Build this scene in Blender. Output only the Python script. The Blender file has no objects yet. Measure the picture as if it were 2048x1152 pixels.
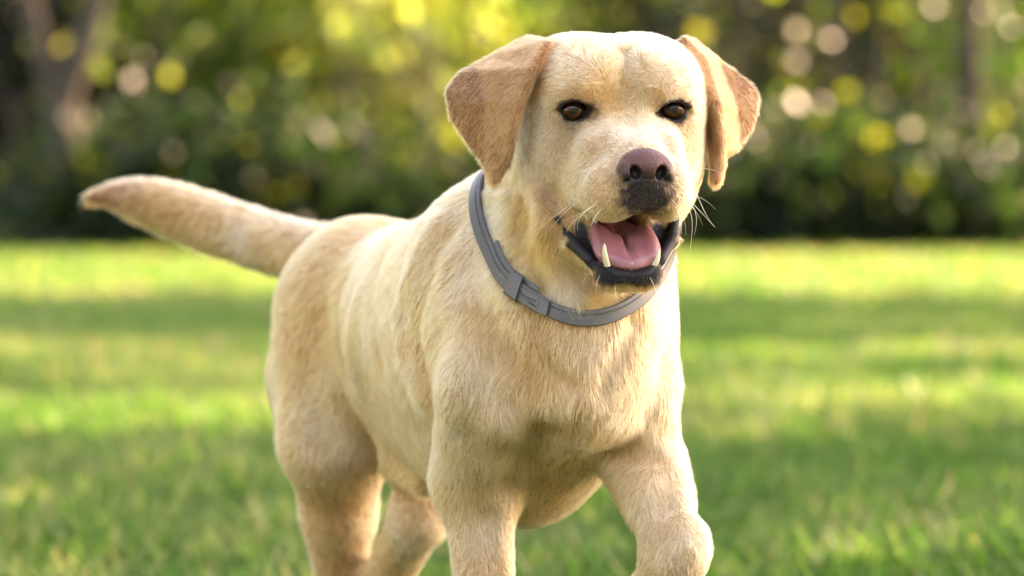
import bpy, math, random, os
import numpy as np
from mathutils import Vector, Matrix
R = math.radians
scene = bpy.context.scene

# ------------------------------------------------------------------ camera, sky, sun, exposure
CAM_Y, CAM_Z, LENS = -3.2, 0.602, 135.0
FPX = LENS / 36.0 * 2048.0
PITCH = math.atan((576.0 - 305.0) / FPX)
cam_data = bpy.data.cameras.new('camera')
cam_data.lens = LENS; cam_data.sensor_width = 36.0
cam_data.clip_start = 0.05; cam_data.clip_end = 600.0
cam_data.dof.use_dof = True
cam_data.dof.focus_distance = 3.13
cam_data.dof.aperture_fstop = 4.9
cam = bpy.data.objects.new('camera', cam_data)
scene.collection.objects.link(cam)
cam.location = (0.0, CAM_Y, CAM_Z)
cam.rotation_euler = (math.pi / 2 - PITCH, 0.0, 0.0)
scene.camera = cam

SUN_AZ, SUN_EL = 64.0, 31.0          # degrees: azimuth from straight ahead (+Y) towards the right (+X), elevation
world = bpy.data.worlds.new('World'); scene.world = world; world.use_nodes = True
wn = world.node_tree.nodes; wl = world.node_tree.links
sky = wn.new('ShaderNodeTexSky'); sky.sky_type = 'NISHITA'; sky.sun_disc = False
sky.sun_elevation = R(SUN_EL); sky.sun_rotation = R(SUN_AZ)
sky.air_density = 1.0; sky.dust_density = 0.6; sky.ozone_density = 0.6
bg = wn['Background']; bg.inputs['Strength'].default_value = 0.15
wl.new(sky.outputs['Color'], bg.inputs['Color'])
sun_data = bpy.data.lights.new('sun', 'SUN'); sun_data.energy = 4.6; sun_data.angle = R(0.8)
sun_data.color = (1.0, 0.86, 0.66)
sun = bpy.data.objects.new('sun', sun_data); scene.collection.objects.link(sun)
sun_dir = Vector((math.sin(R(SUN_AZ)) * math.cos(R(SUN_EL)), math.cos(R(SUN_AZ)) * math.cos(R(SUN_EL)), math.sin(R(SUN_EL))))
sun.rotation_euler = (-sun_dir).to_track_quat('-Z', 'Y').to_euler()
sun.location = (4, 6, 8)
vs = scene.view_settings
vs.view_transform = 'Standard'; vs.look = 'None'; vs.gamma = 1.0; vs.use_curve_mapping = False
vs.exposure = 3.3
vs.use_white_balance = True; vs.white_balance_temperature = 9200; vs.white_balance_tint = 31
scene.render.engine = 'CYCLES'
scene.cycles.use_denoising = True
scene.cycles.max_bounces = 8
scene.cycles.transparent_max_bounces = 8

# ------------------------------------------------------------------ small helpers
def P(px, py, Y):
    """the point at world depth Y that stands behind photograph pixel (px, py)"""
    x = (px - 1024.0) / FPX; y = (576.0 - py) / FPX
    c, s = math.cos(PITCH), math.sin(PITCH)
    d = np.array([x, c + y * s, -s + y * c])
    t = (Y - CAM_Y) / d[1]
    return np.array([0.0, CAM_Y, CAM_Z]) + d * t

def link(o, parent=None):
    scene.collection.objects.link(o)
    if parent is not None: o.parent = parent
    return o

def tag(o, label=None, category=None, group=None, kind=None):
    for k, v in (('label', label), ('category', category), ('group', group), ('kind', kind)):
        if v: o[k] = v
    return o

def mesh_np(name, verts, faces, mat=None, parent=None, smooth=True):
    """mesh object from numpy arrays (faces: one array (n, 3 or 4))"""
    me = bpy.data.meshes.new(name)
    verts = np.asarray(verts, np.float32); faces = np.asarray(faces, np.int32)
    me.vertices.add(len(verts)); me.vertices.foreach_set('co', verts.ravel())
    n, k = faces.shape
    me.loops.add(n * k); me.loops.foreach_set('vertex_index', faces.ravel())
    me.polygons.add(n)
    me.polygons.foreach_set('loop_start', np.arange(0, n * k, k, dtype=np.int32))
    me.update(calc_edges=True)
    if smooth: me.polygons.foreach_set('use_smooth', np.ones(n, bool))
    o = bpy.data.objects.new(name, me); link(o, parent)
    if mat: me.materials.append(mat)
    return o

def color_attr(me, name, cols):
    a = me.attributes.new(name, 'FLOAT_COLOR', 'POINT')
    c = np.ones((len(cols), 4), np.float32); c[:, :3] = cols
    a.data.foreach_set('color', c.ravel())

def float_attr(me, name, vals, domain='POINT'):
    a = me.attributes.new(name, 'FLOAT', domain)
    a.data.foreach_set('value', np.asarray(vals, np.float32))

def srgb(r, g, b):
    f = lambda c: c / 12.92 if c <= 0.04045 else ((c + 0.055) / 1.055) ** 2.4
    return np.array([f(r / 255), f(g / 255), f(b / 255)])

def sstep(a, b, x):
    t = np.clip((x - a) / (b - a), 0, 1); return t * t * (3 - 2 * t)

_rs = np.random.RandomState(11)
_tab = _rs.rand(64, 64, 64).astype(np.float32)
def noise3(p, scale, seed=0):
    """smooth value noise in -1..1 at points p (n,3), features of the given size"""
    q = p / scale + seed * 7.31
    i = np.floor(q).astype(np.int64); f = (q - i).astype(np.float32); f = f * f * (3 - 2 * f)
    i &= 63; j = (i + 1) & 63
    x0, y0, z0 = i.T; x1, y1, z1 = j.T; fx, fy, fz = f.T
    T = _tab
    a = T[x0, y0, z0] * (1 - fx) + T[x1, y0, z0] * fx
    b = T[x0, y1, z0] * (1 - fx) + T[x1, y1, z0] * fx
    c = T[x0, y0, z1] * (1 - fx) + T[x1, y0, z1] * fx
    d = T[x0, y1, z1] * (1 - fx) + T[x1, y1, z1] * fx
    return ((a * (1 - fy) + b * fy) * (1 - fz) + (c * (1 - fy) + d * fy) * fz) * 2 - 1

# ------------------------------------------------------------------ modelling with blended solids
def smin(a, b, k):
    if k <= 0: return np.minimum(a, b)
    h = np.maximum(k - np.abs(a - b), 0) / k
    return np.minimum(a, b) - h * h * k * 0.25
def smax(a, b, k): return -smin(-a, -b, k)

class Frame:
    """a rigid frame; mirrored frames are symmetric in their first axis"""
    def __init__(s, o, ax, mirror=False):
        s.o = np.asarray(o, float); s.ax = np.asarray(ax, float); s.mirror = mirror
    def local(s, p):
        q = (p - s.o) @ s.ax.T
        if s.mirror: q = q.copy(); q[:, 0] = np.abs(q[:, 0])
        return q
    def world(s, q): return s.o + np.asarray(q, float) @ s.ax

WORLD = Frame((0, 0, 0), np.eye(3))

def rot_xyz(rx, ry, rz):
    return np.array(Matrix.Rotation(R(rz), 3, 'Z') @ Matrix.Rotation(R(ry), 3, 'Y') @ Matrix.Rotation(R(rx), 3, 'X'))

class Cone:
    """round cone from a (radius ra) to b (radius rb)"""
    def __init__(s, a, b, ra, rb):
        s.a = np.asarray(a, float); s.b = np.asarray(b, float); s.ra, s.rb = ra, rb
    def bound(s): return (s.a + s.b) / 2, np.linalg.norm(s.b - s.a) / 2 + max(s.ra, s.rb)
    def d(s, p):
        ba = s.b - s.a; l2 = ba @ ba; rr = s.ra - s.rb; a2 = l2 - rr * rr; il2 = 1 / l2
        pa = p - s.a; y = pa @ ba; z = y - l2
        q = pa * l2 - np.outer(y, ba); x2 = np.einsum('ij,ij->i', q, q)
        y2 = y * y * l2; z2 = z * z * l2
        k = np.sign(rr) * rr * rr * x2
        out = (np.sqrt(np.maximum(x2 * a2 * il2, 0)) + y * rr) * il2 - s.ra
        m1 = np.sign(z) * a2 * z2 > k
        m2 = (~m1) & (np.sign(y) * a2 * y2 < k)
        out[m1] = np.sqrt(x2[m1] + z2[m1]) * il2 - s.rb
        out[m2] = np.sqrt(x2[m2] + y2[m2]) * il2 - s.ra
        return out

class Ell:
    """ellipsoid; rot is (rx, ry, rz) in degrees"""
    def __init__(s, c, r, rot=None):
        s.c = np.asarray(c, float); s.r = np.asarray(r, float)
        s.m = None if rot is None else rot_xyz(*rot)
    def bound(s): return s.c, s.r.max()
    def d(s, p):
        q = p - s.c
        if s.m is not None: q = q @ s.m
        u = q / s.r; k0 = np.sqrt(np.einsum('ij,ij->i', u, u))
        w = u / s.r; k1 = np.sqrt(np.einsum('ij,ij->i', w, w))
        return k0 * (k0 - 1.0) / np.maximum(k1, 1e-6)

class Sheet:
    """a bent flap: triangles with a thickness"""
    def __init__(s, pts, tris, r):
        s.p = np.asarray(pts, float); s.t = tris; s.r = r
    def bound(s):
        c = s.p.mean(0); return c, np.linalg.norm(s.p - c, axis=1).max() + s.r
    def d(s, p):
        best = np.full(len(p), 1e9)
        for i, j, k in s.t:
            a, b, c = s.p[i], s.p[j], s.p[k]
            ba, cb, ac = b - a, c - b, a - c
            n = np.cross(ba, ac)
            pa, pb, pc = p - a, p - b, p - c
            inside = (np.sign(pa @ np.cross(ba, n)) + np.sign(pb @ np.cross(cb, n)) + np.sign(pc @ np.cross(ac, n))) < 2.0
            def e(v, q):
                t = np.clip(q @ v / (v @ v), 0, 1)[:, None]; w = v * t - q
                return np.einsum('ij,ij->i', w, w)
            edge = np.minimum(np.minimum(e(ba, pa), e(cb, pb)), e(ac, pc))
            face = (pa @ n) ** 2 / (n @ n)
            best = np.minimum(best, np.where(inside, edge, face))
        return np.sqrt(best) - s.r

BIG = 0.08
class Solid:
    def __init__(s): s.ops = []; s.disp = []
    def add(s, prim, k=0.02, frame=WORLD): s.ops.append((prim, k, frame, 1))
    def cut(s, prim, k=0.01, frame=WORLD): s.ops.append((prim, k, frame, -1))
    def near(s, prim, frame, c):
        bc, br = prim.bound()
        n = np.linalg.norm(c - frame.world(bc), axis=1)
        if frame.mirror:
            bm = bc.copy(); bm[0] = -bm[0]; n = np.minimum(n, np.linalg.norm(c - frame.world(bm), axis=1))
        return n - br
    def eval(s, p, per=1, far=BIG * 0.6):
        """p is (n * per, 3): each run of `per` points is culled together"""
        p = np.asarray(p, float); g = p.reshape(-1, per, 3)
        c = g.mean(1); rad = np.linalg.norm(g - c[:, None], axis=2).max(1) if per > 1 else 0.0
        d = np.full(g.shape[:2], BIG)
        for prim, k, frame, sg in s.ops:
            m = np.nonzero(s.near(prim, frame, c) < rad + ((k + 0.012) if sg < 0 else max(far, k)))[0]
            if len(m) == 0: continue
            v = prim.d(frame.local(g[m].reshape(-1, 3))).reshape(len(m), per)
            d[m] = smin(d[m], v, k) if sg > 0 else smax(d[m], -v, k)
        d = d.ravel()
        for f in s.disp: d = d + f(p)
        return d
    def grad(s, p, e=4e-4):
        g = np.stack([s.eval(p + np.eye(3)[i] * e) - s.eval(p - np.eye(3)[i] * e) for i in range(3)], 1)
        return g / np.maximum(np.linalg.norm(g, axis=1, keepdims=True), 1e-9)

def axis_coords(lo, hi, f0, f1, hf, hc):
    a = np.arange(lo, f0, hc); b = np.arange(f0, f1, hf); c = np.arange(f1, hi, hc)
    v = np.concatenate([a, b, c]); extra = (-len(v)) % 8
    return np.concatenate([v, v[-1] + hc * np.arange(1, extra + 1)])

def polygonize(solid, X, Y, Z):
    """surface nets over a rectilinear grid, evaluated only near the surface"""
    nx, ny, nz = len(X), len(Y), len(Z)
    bx, by, bz = X.reshape(-1, 8), Y.reshape(-1, 8), Z.reshape(-1, 8)
    cx, cy, cz = bx.mean(1), by.mean(1), bz.mean(1)
    hx, hy, hz = [(b[:, -1] - b[:, 0]) / 2 + 0.004 for b in (bx, by, bz)]
    C = np.stack(np.meshgrid(cx, cy, cz, indexing='ij'), -1).reshape(-1, 3)
    RAD = np.sqrt((hx ** 2)[:, None, None] + (hy ** 2)[None, :, None] + (hz ** 2)[None, None, :]).ravel()
    dc = solid.eval(C)
    act = np.nonzero(np.abs(dc) < RAD * 1.45 + 0.004)[0]
    D = np.repeat(np.repeat(np.repeat(np.where(dc < 0, -1.0, 1.0).reshape(len(cx), len(cy), len(cz)).astype(np.float32), 8, 0), 8, 1), 8, 2)
    I, J, K = np.unravel_index(act, (len(cx), len(cy), len(cz)))
    step = 400
    for s0 in range(0, len(act), step):
        i, j, k = I[s0:s0 + step], J[s0:s0 + step], K[s0:s0 + step]
        pts = np.empty((len(i), 8, 8, 8, 3))
        pts[..., 0] = bx[i][:, :, None, None]; pts[..., 1] = by[j][:, None, :, None]; pts[..., 2] = bz[k][:, None, None, :]
        v = solid.eval(pts.reshape(-1, 3), 512, 0.012).reshape(-1, 8, 8, 8)
        for n in range(len(i)):
            D[i[n] * 8:i[n] * 8 + 8, j[n] * 8:j[n] * 8 + 8, k[n] * 8:k[n] * 8 + 8] = v[n]
    S = D < 0
    cnt = np.zeros((nx - 1, ny - 1, nz - 1), np.int8)
    for a in (0, 1):
        for b in (0, 1):
            for c in (0, 1):
                cnt += S[a:nx - 1 + a, b:ny - 1 + b, c:nz - 1 + c]
    ci, cj, ck = np.nonzero((cnt > 0) & (cnt < 8))
    idx = np.full(cnt.shape, -1, np.int32); idx[ci, cj, ck] = np.arange(len(ci))
    acc = np.zeros((len(ci), 3)); w = np.zeros(len(ci))
    corners = [(a, b, c) for a in (0, 1) for b in (0, 1) for c in (0, 1)]
    pos = {c: np.stack([X[ci + c[0]], Y[cj + c[1]], Z[ck + c[2]]], 1) for c in corners}
    val = {c: D[ci + c[0], cj + c[1], ck + c[2]].astype(float) for c in corners}
    for a in corners:
        for ax in range(3):
            if a[ax]: continue
            b = list(a); b[ax] = 1; b = tuple(b)
            m = (val[a] < 0) != (val[b] < 0)
            t = np.where(m, val[a] / np.where(m, val[a] - val[b], 1), 0)[:, None]
            acc += np.where(m[:, None], pos[a] + (pos[b] - pos[a]) * t, 0); w += m
    V = acc / w[:, None]
    faces = []
    for ax in range(3):
        sl0 = [slice(None)] * 3; sl1 = [slice(None)] * 3
        sl0[ax] = slice(0, -1); sl1[ax] = slice(1, None)
        A, B = S[tuple(sl0)], S[tuple(sl1)]
        e = np.array(np.nonzero(A != B)).T
        o1, o2 = [(1, 2), (2, 0), (0, 1)][ax]
        ok = (e[:, o1] > 0) & (e[:, o2] > 0) & (e[:, o1] < cnt.shape[o1]) & (e[:, o2] < cnt.shape[o2]); e = e[ok]
        q = []
        for da, db in ((-1, -1), (0, -1), (0, 0), (-1, 0)):
            f = e.copy(); f[:, o1] += da; f[:, o2] += db
            q.append(idx[f[:, 0], f[:, 1], f[:, 2]])
        q = np.stack(q, 1)
        flip = ~A[e[:, 0], e[:, 1], e[:, 2]]
        q[flip] = q[flip][:, ::-1]
        faces.append(q)
    F = np.concatenate(faces); F = F[(F >= 0).all(1)]
    return V, F

def hit(pix, solid):
    """where the sight lines through photograph pixels meet a solid (nan where they miss)"""
    pix = np.asarray(pix, float).reshape(-1, 2)
    o = np.array([0.0, CAM_Y, CAM_Z])
    d = np.array([P(x, y, 0.0) for x, y in pix]) - o; d /= np.linalg.norm(d, axis=1, keepdims=True)
    t = np.full(len(d), 2.9)
    for _ in range(64): t = t + np.clip(solid.eval(o + d * t[:, None]) * 0.8, -0.02, 0.06)
    p = o + d * t[:, None]
    p[np.abs(solid.eval(p)) > 0.003] = np.nan
    return p
# ------------------------------------------------------------------ ground, lawn, trees
rng = np.random.RandomState(3)
def leaf_mat(name, trans=.45, rough=.38, hue=(1, 1, 1), tsat=(1.0, 1.08, .55), tm=2.2):
    m = bpy.data.materials.new(name); m.use_nodes = True
    n, l = m.node_tree.nodes, m.node_tree.links; b = n['Principled BSDF']
    a = n.new('ShaderNodeAttribute'); a.attribute_name = 'tint'
    l.new(a.outputs['Color'], b.inputs['Base Color']); b.inputs['Roughness'].default_value = rough; b.inputs['Specular IOR Level'].default_value = .15
    t = n.new('ShaderNodeBsdfTranslucent')
    mx = n.new('ShaderNodeMixRGB'); mx.blend_type = 'MULTIPLY'; mx.inputs[0].default_value = 1.0
    l.new(a.outputs['Color'], mx.inputs[1]); mx.inputs[2].default_value = (*[tm * v for v in tsat], 1)
    l.new(mx.outputs[0], t.inputs['Color'])
    ms = n.new('ShaderNodeMixShader'); ms.inputs[0].default_value = trans
    l.new(b.outputs[0], ms.inputs[1]); l.new(t.outputs[0], ms.inputs[2]); l.new(ms.outputs[0], n['Material Output'].inputs['Surface'])
    return m
M_leaf = leaf_mat('leaves')
M_blade = leaf_mat('grass_blades', .5, .40, tsat=(1.42, 1.08, 1.3), tm=2.8)
M_bark = bpy.data.materials.new('bark'); M_bark.use_nodes = True
n_, l_ = M_bark.node_tree.nodes, M_bark.node_tree.links; b_ = n_['Principled BSDF']
nt = n_.new('ShaderNodeTexNoise'); nt.inputs['Scale'].default_value = 6; nt.inputs['Detail'].default_value = 8
tc = n_.new('ShaderNodeTexCoord'); mp = n_.new('ShaderNodeMapping'); mp.inputs['Scale'].default_value = (3, 3, .5)
l_.new(tc.outputs['Object'], mp.inputs[0]); l_.new(mp.outputs[0], nt.inputs['Vector'])
cr = n_.new('ShaderNodeValToRGB'); cr.color_ramp.elements[0].color = (.010, .0075, .0035, 1); cr.color_ramp.elements[1].color = (.038, .027, .013, 1)
l_.new(nt.outputs['Fac'], cr.inputs[0]); l_.new(cr.outputs[0], b_.inputs['Base Color']); b_.inputs['Roughness'].default_value = .9
bp = n_.new('ShaderNodeBump'); bp.inputs['Strength'].default_value = .8; bp.inputs['Distance'].default_value = .03; l_.new(nt.outputs['Fac'], bp.inputs['Height']); l_.new(bp.outputs[0], b_.inputs['Normal'])

# ground sheet
M_gr = bpy.data.materials.new('lawn_soil'); M_gr.use_nodes = True
n_, l_ = M_gr.node_tree.nodes, M_gr.node_tree.links; b_ = n_['Principled BSDF']
tc = n_.new('ShaderNodeTexCoord'); nt = n_.new('ShaderNodeTexNoise'); nt.inputs['Scale'].default_value = 1.1; nt.inputs['Detail'].default_value = 10; nt.inputs['Roughness'].default_value = .7
l_.new(tc.outputs['Object'], nt.inputs['Vector']); cr = n_.new('ShaderNodeValToRGB')
cr.color_ramp.elements[0].color = (.018, .036, .006, 1); cr.color_ramp.elements[1].color = (.06, .09, .014, 1); cr.color_ramp.elements[0].position = .3; cr.color_ramp.elements[1].position = .7
l_.new(nt.outputs['Fac'], cr.inputs[0]); l_.new(cr.outputs[0], b_.inputs['Base Color']); b_.inputs['Roughness'].default_value = .9
gx = np.concatenate([np.linspace(-260, -12, 9), np.linspace(-10, 10, 41), np.linspace(12, 260, 9)]); gy = np.concatenate([np.linspace(-60, -6, 5), np.linspace(-5, 34, 79), np.linspace(38, 420, 12)])
gg = np.stack(np.meshgrid(gx, gy, indexing='ij'), -1).reshape(-1, 2)
gv = np.column_stack([gg, np.zeros(len(gg))])
gi = np.arange(len(gx) * len(gy)).reshape(len(gx), len(gy))
gf = np.stack([gi[:-1, :-1], gi[1:, :-1], gi[1:, 1:], gi[:-1, 1:]], -1).reshape(-1, 4)
GROUND = mesh_np('ground', gv, gf, M_gr); tag(GROUND, 'wide green lawn reaching back to the trees', kind='structure')

# grass blades
def grass(n, y0, y1, hw0, hw1, hgt, wid, seed):
    rs = np.random.RandomState(seed)
    u = rs.rand(n); y = y0 + (y1 - y0) * u
    half = hw0 + (hw1 - hw0) * u
    x = (rs.rand(n) * 2 - 1) * half
    p = np.column_stack([x, y, np.zeros(n)])
    tuft = noise3(p, .35, 60) * .5 + noise3(p, .09, 61) * .5
    h = hgt * (.65 + .6 * rs.rand(n)) * (1 + .45 * tuft)
    az = rs.rand(n) * 2 * math.pi; lean = (.25 + .55 * rs.rand(n)) * h
    dx, dy = np.cos(az), np.sin(az)
    w = wid * (.7 + .6 * rs.rand(n)); wx, wy = -dy * w / 2, dx * w / 2
    vs_ = np.empty((n, 5, 3)); k = 0
    for s, ww in ((0, 1.0), (.55, .85)):
        c = p + np.column_stack([dx * lean * s * s, dy * lean * s * s, h * s])
        vs_[:, k] = c + np.column_stack([wx * ww, wy * ww, 0 * w]); vs_[:, k + 1] = c - np.column_stack([wx * ww, wy * ww, 0 * w]); k += 2
    vs_[:, 4] = p + np.column_stack([dx * lean, dy * lean, h * .93])
    b = np.arange(n)[:, None] * 5
    tris = np.concatenate([b + [0, 1, 3], b + [0, 3, 2], b + [2, 3, 4]])
    base = np.array([.028, .092, .009]); yel = np.array([.108, .136, .042]); drk = np.array([.014, .060, .006]); dry = np.array([.20, .17, .06])
    m = noise3(p, .8, 62) * .5 + noise3(p, .16, 63) * .45 + rs.randn(n) * .45
    c = base + (yel - base) * np.clip(m, 0, 1)[:, None] + (drk - base) * np.clip(-m, 0, 1)[:, None]
    c = np.where((rs.rand(n) < (.02 if hgt < .08 else 0.004))[:, None], dry, c)
    return vs_.reshape(-1, 3), tris, np.repeat(c, 5, 0)
gs_ = [grass(90000, 1.35, 5.2, 1.9, 2.6, .085, .0095, 1), grass(80000, 5.2, 11, 2.6, 4.2, .065, .009, 2), grass(80000, 11, 24, 4.2, 8.0, .07, .02, 3), grass(22000, -1.6, 1.35, 1.2, 1.9, .05, .005, 4)]
off = 0; av, at_, ac = [], [], []
for v_, t_, c_ in gs_: av.append(v_); at_.append(t_ + off); ac.append(c_); off += len(v_)
GRASS = mesh_np('grass', np.concatenate(av), np.concatenate(at_), M_blade); color_attr(GRASS.data, 'tint', np.concatenate(ac))
tag(GRASS, 'short green lawn grass with sunlit and shaded patches', 'grass', kind='stuff')

def tube(pts, radii, seg=10):
    pts = np.asarray(pts, float); n = len(pts); vs_ = []; fs_ = []
    up = np.array([0.13, .97, .2])
    for i in range(n):
        d = pts[min(i + 1, n - 1)] - pts[max(i - 1, 0)]; d /= np.linalg.norm(d)
        a = np.cross(d, up); a /= np.linalg.norm(a); b = np.cross(d, a)
        for j in range(seg):
            t = 2 * math.pi * j / seg; rr = radii[i] * (1 + .08 * math.sin(3 * t + i) + .05 * math.sin(7 * t + 2 * i))
            vs_.append(pts[i] + (a * math.cos(t) + b * math.sin(t)) * rr)
    for i in range(n - 1):
        for j in range(seg): fs_.append((i * seg + j, i * seg + (j + 1) % seg, (i + 1) * seg + (j + 1) % seg, (i + 1) * seg + j))
    return np.array(vs_), np.array(fs_)
def join(parts):
    off = 0; V_, F_ = [], []
    for v_, f_ in parts: V_.append(v_); F_.append(f_ + off); off += len(v_)
    return np.concatenate(V_), np.concatenate(F_)
def leaves(centres, size, tint, var, rs):
    n = len(centres)
    d = rs.randn(n, 3); d[:, 2] -= .5; d /= np.linalg.norm(d, axis=1, keepdims=True)
    s = np.cross(d, rs.randn(n, 3)); s /= np.linalg.norm(s, axis=1, keepdims=True); nn = np.cross(d, s)
    L = size * (.65 + .7 * rs.rand(n))[:, None]
    v_ = np.stack([centres, centres + d * L * .5 + s * L * .34 + nn * L * .06, centres + d * L, centres + d * L * .5 - s * L * .34 + nn * L * .06], 1).reshape(-1, 3)
    b = np.arange(n)[:, None] * 4
    f_ = b + np.array([0, 1, 2, 3])
    c = np.asarray(tint) * (1 + var * rs.randn(n, 1)) * (1 + .12 * rs.randn(n, 3))
    c += (np.array([.17, .17, .02]) - c) * (rs.rand(n, 1) < .06) * .6
    return v_, f_, np.repeat(np.clip(c, .008, .6), 4, 0)
def clumps(k, per, box_c, box_r, spread, rs, shell=.55):
    u = rs.randn(k, 3); u /= np.linalg.norm(u, axis=1, keepdims=True)
    r = shell + (1 - shell) * rs.rand(k, 1) ** .6
    cc_ = np.asarray(box_c) + u * r * np.asarray(box_r)
    pts = np.repeat(cc_, per, 0) + rs.randn(k * per, 3) * spread
    return cc_, pts
def plant(name, label, cat, group, base, trunk_r, height, crown_c, crown_r, k, per, spread, leaf, tint, seed, fork=None, shell=.55, var=.25):
    rs = np.random.RandomState(seed); base = np.asarray(base, float)
    root = bpy.data.objects.new(name, None); link(root); root.location = base
    tag(root, label, cat, group)
    cc_, pts = clumps(k, per, crown_c, crown_r, spread, rs, shell)
    pts = pts[pts[:, 2] > .04 - base[2]]
    parts = []
    lean = rs.randn(2) * .04 * height
    z = np.linspace(0, height, 8)
    stem = np.column_stack([lean[0] * (z / height) ** 2 + .02 * np.sin(z * 2 + seed), lean[1] * (z / height) ** 2, z - .05])
    rad = trunk_r * (1 - .6 * z / height) * (1 + .35 * np.exp(-z / .25))
    if fork is None: parts.append(tube(stem, rad))
    else:
        zf = np.linspace(0, 1.0, 6); parts.append(tube(np.column_stack([.03 * np.sin(zf * 3), 0 * zf, zf - .05]), trunk_r * (1 - .25 * zf) * (1 + .5 * np.exp(-zf / .15)), 14))
        for (fx, fz0, fx1, fz1, fr) in fork:
            parts.append(tube([(fx, .0, fz0), (fx + (fx1 - fx) * .35, .0, fz0 + (fz1 - fz0) * .3), (fx + (fx1 - fx) * .7, .05, fz0 + (fz1 - fz0) * .7), (fx1, .06, fz1)], [fr * 1.2, fr, fr * .9, fr * .8]))
    for q in cc_[rs.permutation(len(cc_))[:min(26, k)]]:
        h0 = min(max(q[2] * .55, .1), height * .95); a = np.array([np.interp(h0, z, stem[:, 0]), np.interp(h0, z, stem[:, 1]), h0])
        m_ = (a + q) / 2 + np.array([0, 0, .08 * np.linalg.norm(q - a)])
        r0 = trunk_r * .28
        parts.append(tube([a, m_, q], [r0, r0 * .6, r0 * .25], 6))
    tv_, tf_ = join(parts)
    mesh_np('trunk', tv_, tf_, M_bark, root)
    lv, lf, lc = leaves(pts, leaf, tint, var, rs)
    o = mesh_np('crown', lv, lf, M_leaf, root, smooth=False); color_attr(o.data, 'tint', lc)
    return root
G_S = (.009, .021, .0015); G_D = (.0035, .009, .0008); G_M = (.024, .056, .004); G_Y = (.036, .062, .005); G_L = (.075, .095, .018); G_B = (.115, .145, .045); G_O = (.078, .104, .013)  # leaf greens; pale and golden ones have sunlight put into the tint
def at(px, d): return ((px - 1024) / FPX * d, d + CAM_Y, 0.0)
BG = True
if BG:
    # trees of the wood's edge whose trunks stand in the picture
    plant('park_tree', 'forked grey-brown tree trunk behind the tip of the dog\'s tail', 'tree', 'trees at the edge of the lawn', at(120, 22.8), .13, 7.5, (0, 0, 6.6), (2.6, 2.4, 2.4), 70, 42, .38, .16, G_M, 1,
          fork=[(0, .85, -.30, 2.0, .055), (0, .85, .42, 2.1, .075), (-.3, 1.9, -.9, 6.2, .045), (.42, 2.0, 1.0, 6.4, .06)])
    plant('park_tree', 'slim dark tree trunk at the right edge of the wood', 'tree', 'trees at the edge of the lawn', at(1950, 24.3), .085, 8, (0, 0, 6.8), (2.6, 2.4, 2.2), 60, 40, .38, .16, G_M, 2)
    plant('park_tree', 'thin tree trunk half hidden by shrubs, right of the dog\'s ear', 'tree', 'trees at the edge of the lawn', at(1655, 28), .07, 8, (0, 0, 7.2), (2.2, 2.2, 2.0), 45, 40, .38, .16, G_M, 3)
    plant('park_tree', 'slender trunk between the two right-hand tree trunks', 'tree', 'trees at the edge of the lawn', at(1835, 27), .055, 7, (0, 0, 6.6), (2.0, 2.2, 1.8), 40, 40, .36, .16, G_M, 4)
    # trees beside the lawn, outside the picture, that throw the bands of shade
    def shading(x, y, z):
        """where a crown at height z must stand to shade the spot (x, y)"""
        k = z / math.tan(R(SUN_EL)); return (x + math.sin(R(SUN_AZ)) * k, y + math.cos(R(SUN_AZ)) * k, 0)
    plant('shade_tree', 'broad tree to the right of the lawn, its crown shading the middle of the grass', 'tree', 'trees beside the lawn', shading(.6, 9.7, 4.6), .16, 4.6, (0, 0, 4.6), (3.0, 2.0, .9), 80, 60, .26, .17, G_M, 5)
    plant('shade_tree', 'second broad tree further to the right of the lawn', 'tree', 'trees beside the lawn', shading(-2.6, 10.0, 4.6), .16, 4.6, (0, 0, 4.6), (2.4, 1.9, .9), 70, 60, .26, .17, G_M, 6)
    plant('shade_tree', 'small open-crowned tree to the right, dappling the near grass', 'tree', 'trees beside the lawn', shading(1.0, 3.2, 4.2), .12, 4.2, (0, 0, 4.2), (1.7, 1.6, .5), 64, 34, .18, .15, G_M, 7)
    plant('shade_tree', 'small tree to the right, its thin crown shading the grass behind the dog', 'tree', 'trees beside the lawn', shading(-1.2, 2.7, 4.2), .12, 4.2, (0, 0, 4.2), (1.6, 1.4, .5), 58, 34, .18, .15, G_M, 8)
    plant('shade_tree', 'unseen tree added to the right of the dog, softening the sun on it', 'tree', 'trees beside the lawn', shading(0, .25, 3.7), .10, 4.2, (0, 0, 4.2), (1.7, 1.3, .5), 230, 28, .24, .15, G_M, 9)  # unseen crown added to dim and soften the sun on the dog
    plant('shade_tree', 'thin tree far right of the lawn, breaking up the sunlit strip', 'tree', 'trees beside the lawn', shading(-.2, 6.2, 4.4), .12, 4.4, (0, 0, 4.4), (3.0, 1.3, .5), 34, 40, .16, .15, G_M, 10)
    plant('park_tree', 'unseen leafy tree added left of the dog to screen the sky', 'tree', 'added trees left of the lawn', (-6.0, -1.0, 0), .2, 4.5, (0, 0, 3.8), (2.0, 2.6, 3.2), 70, 34, .45, .34, G_M, 60)  # added out of view to cut sky light from the left
    plant('park_tree', 'big leafy tree out to the left, level with the dog\'s tail', 'tree', 'added trees left of the lawn', (-6.6, 4.2, 0), .2, 4.5, (0, 0, 3.8), (2.0, 2.6, 3.2), 70, 34, .45, .34, G_M, 61)  # likewise added out of view against the open left sky
    for i, x_ in enumerate((-8.5, -3.6, 1.0, 5.8, 10.5)):
        plant('park_tree', ('unseen leafy tree added behind the camera to screen the sky, %s of a row of five' % ('leftmost', 'second', 'middle', 'fourth', 'rightmost')[i]), 'tree', 'added row of trees behind the camera', (x_, -10.5 - (i % 2), 0), .2, 4.5, (0, 0, 2.0), (2.7, 1.6, 1.6), 40, 34, .45, .34, G_M, 50 + i)  # unseen row added to shape front fill and eye reflections
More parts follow.
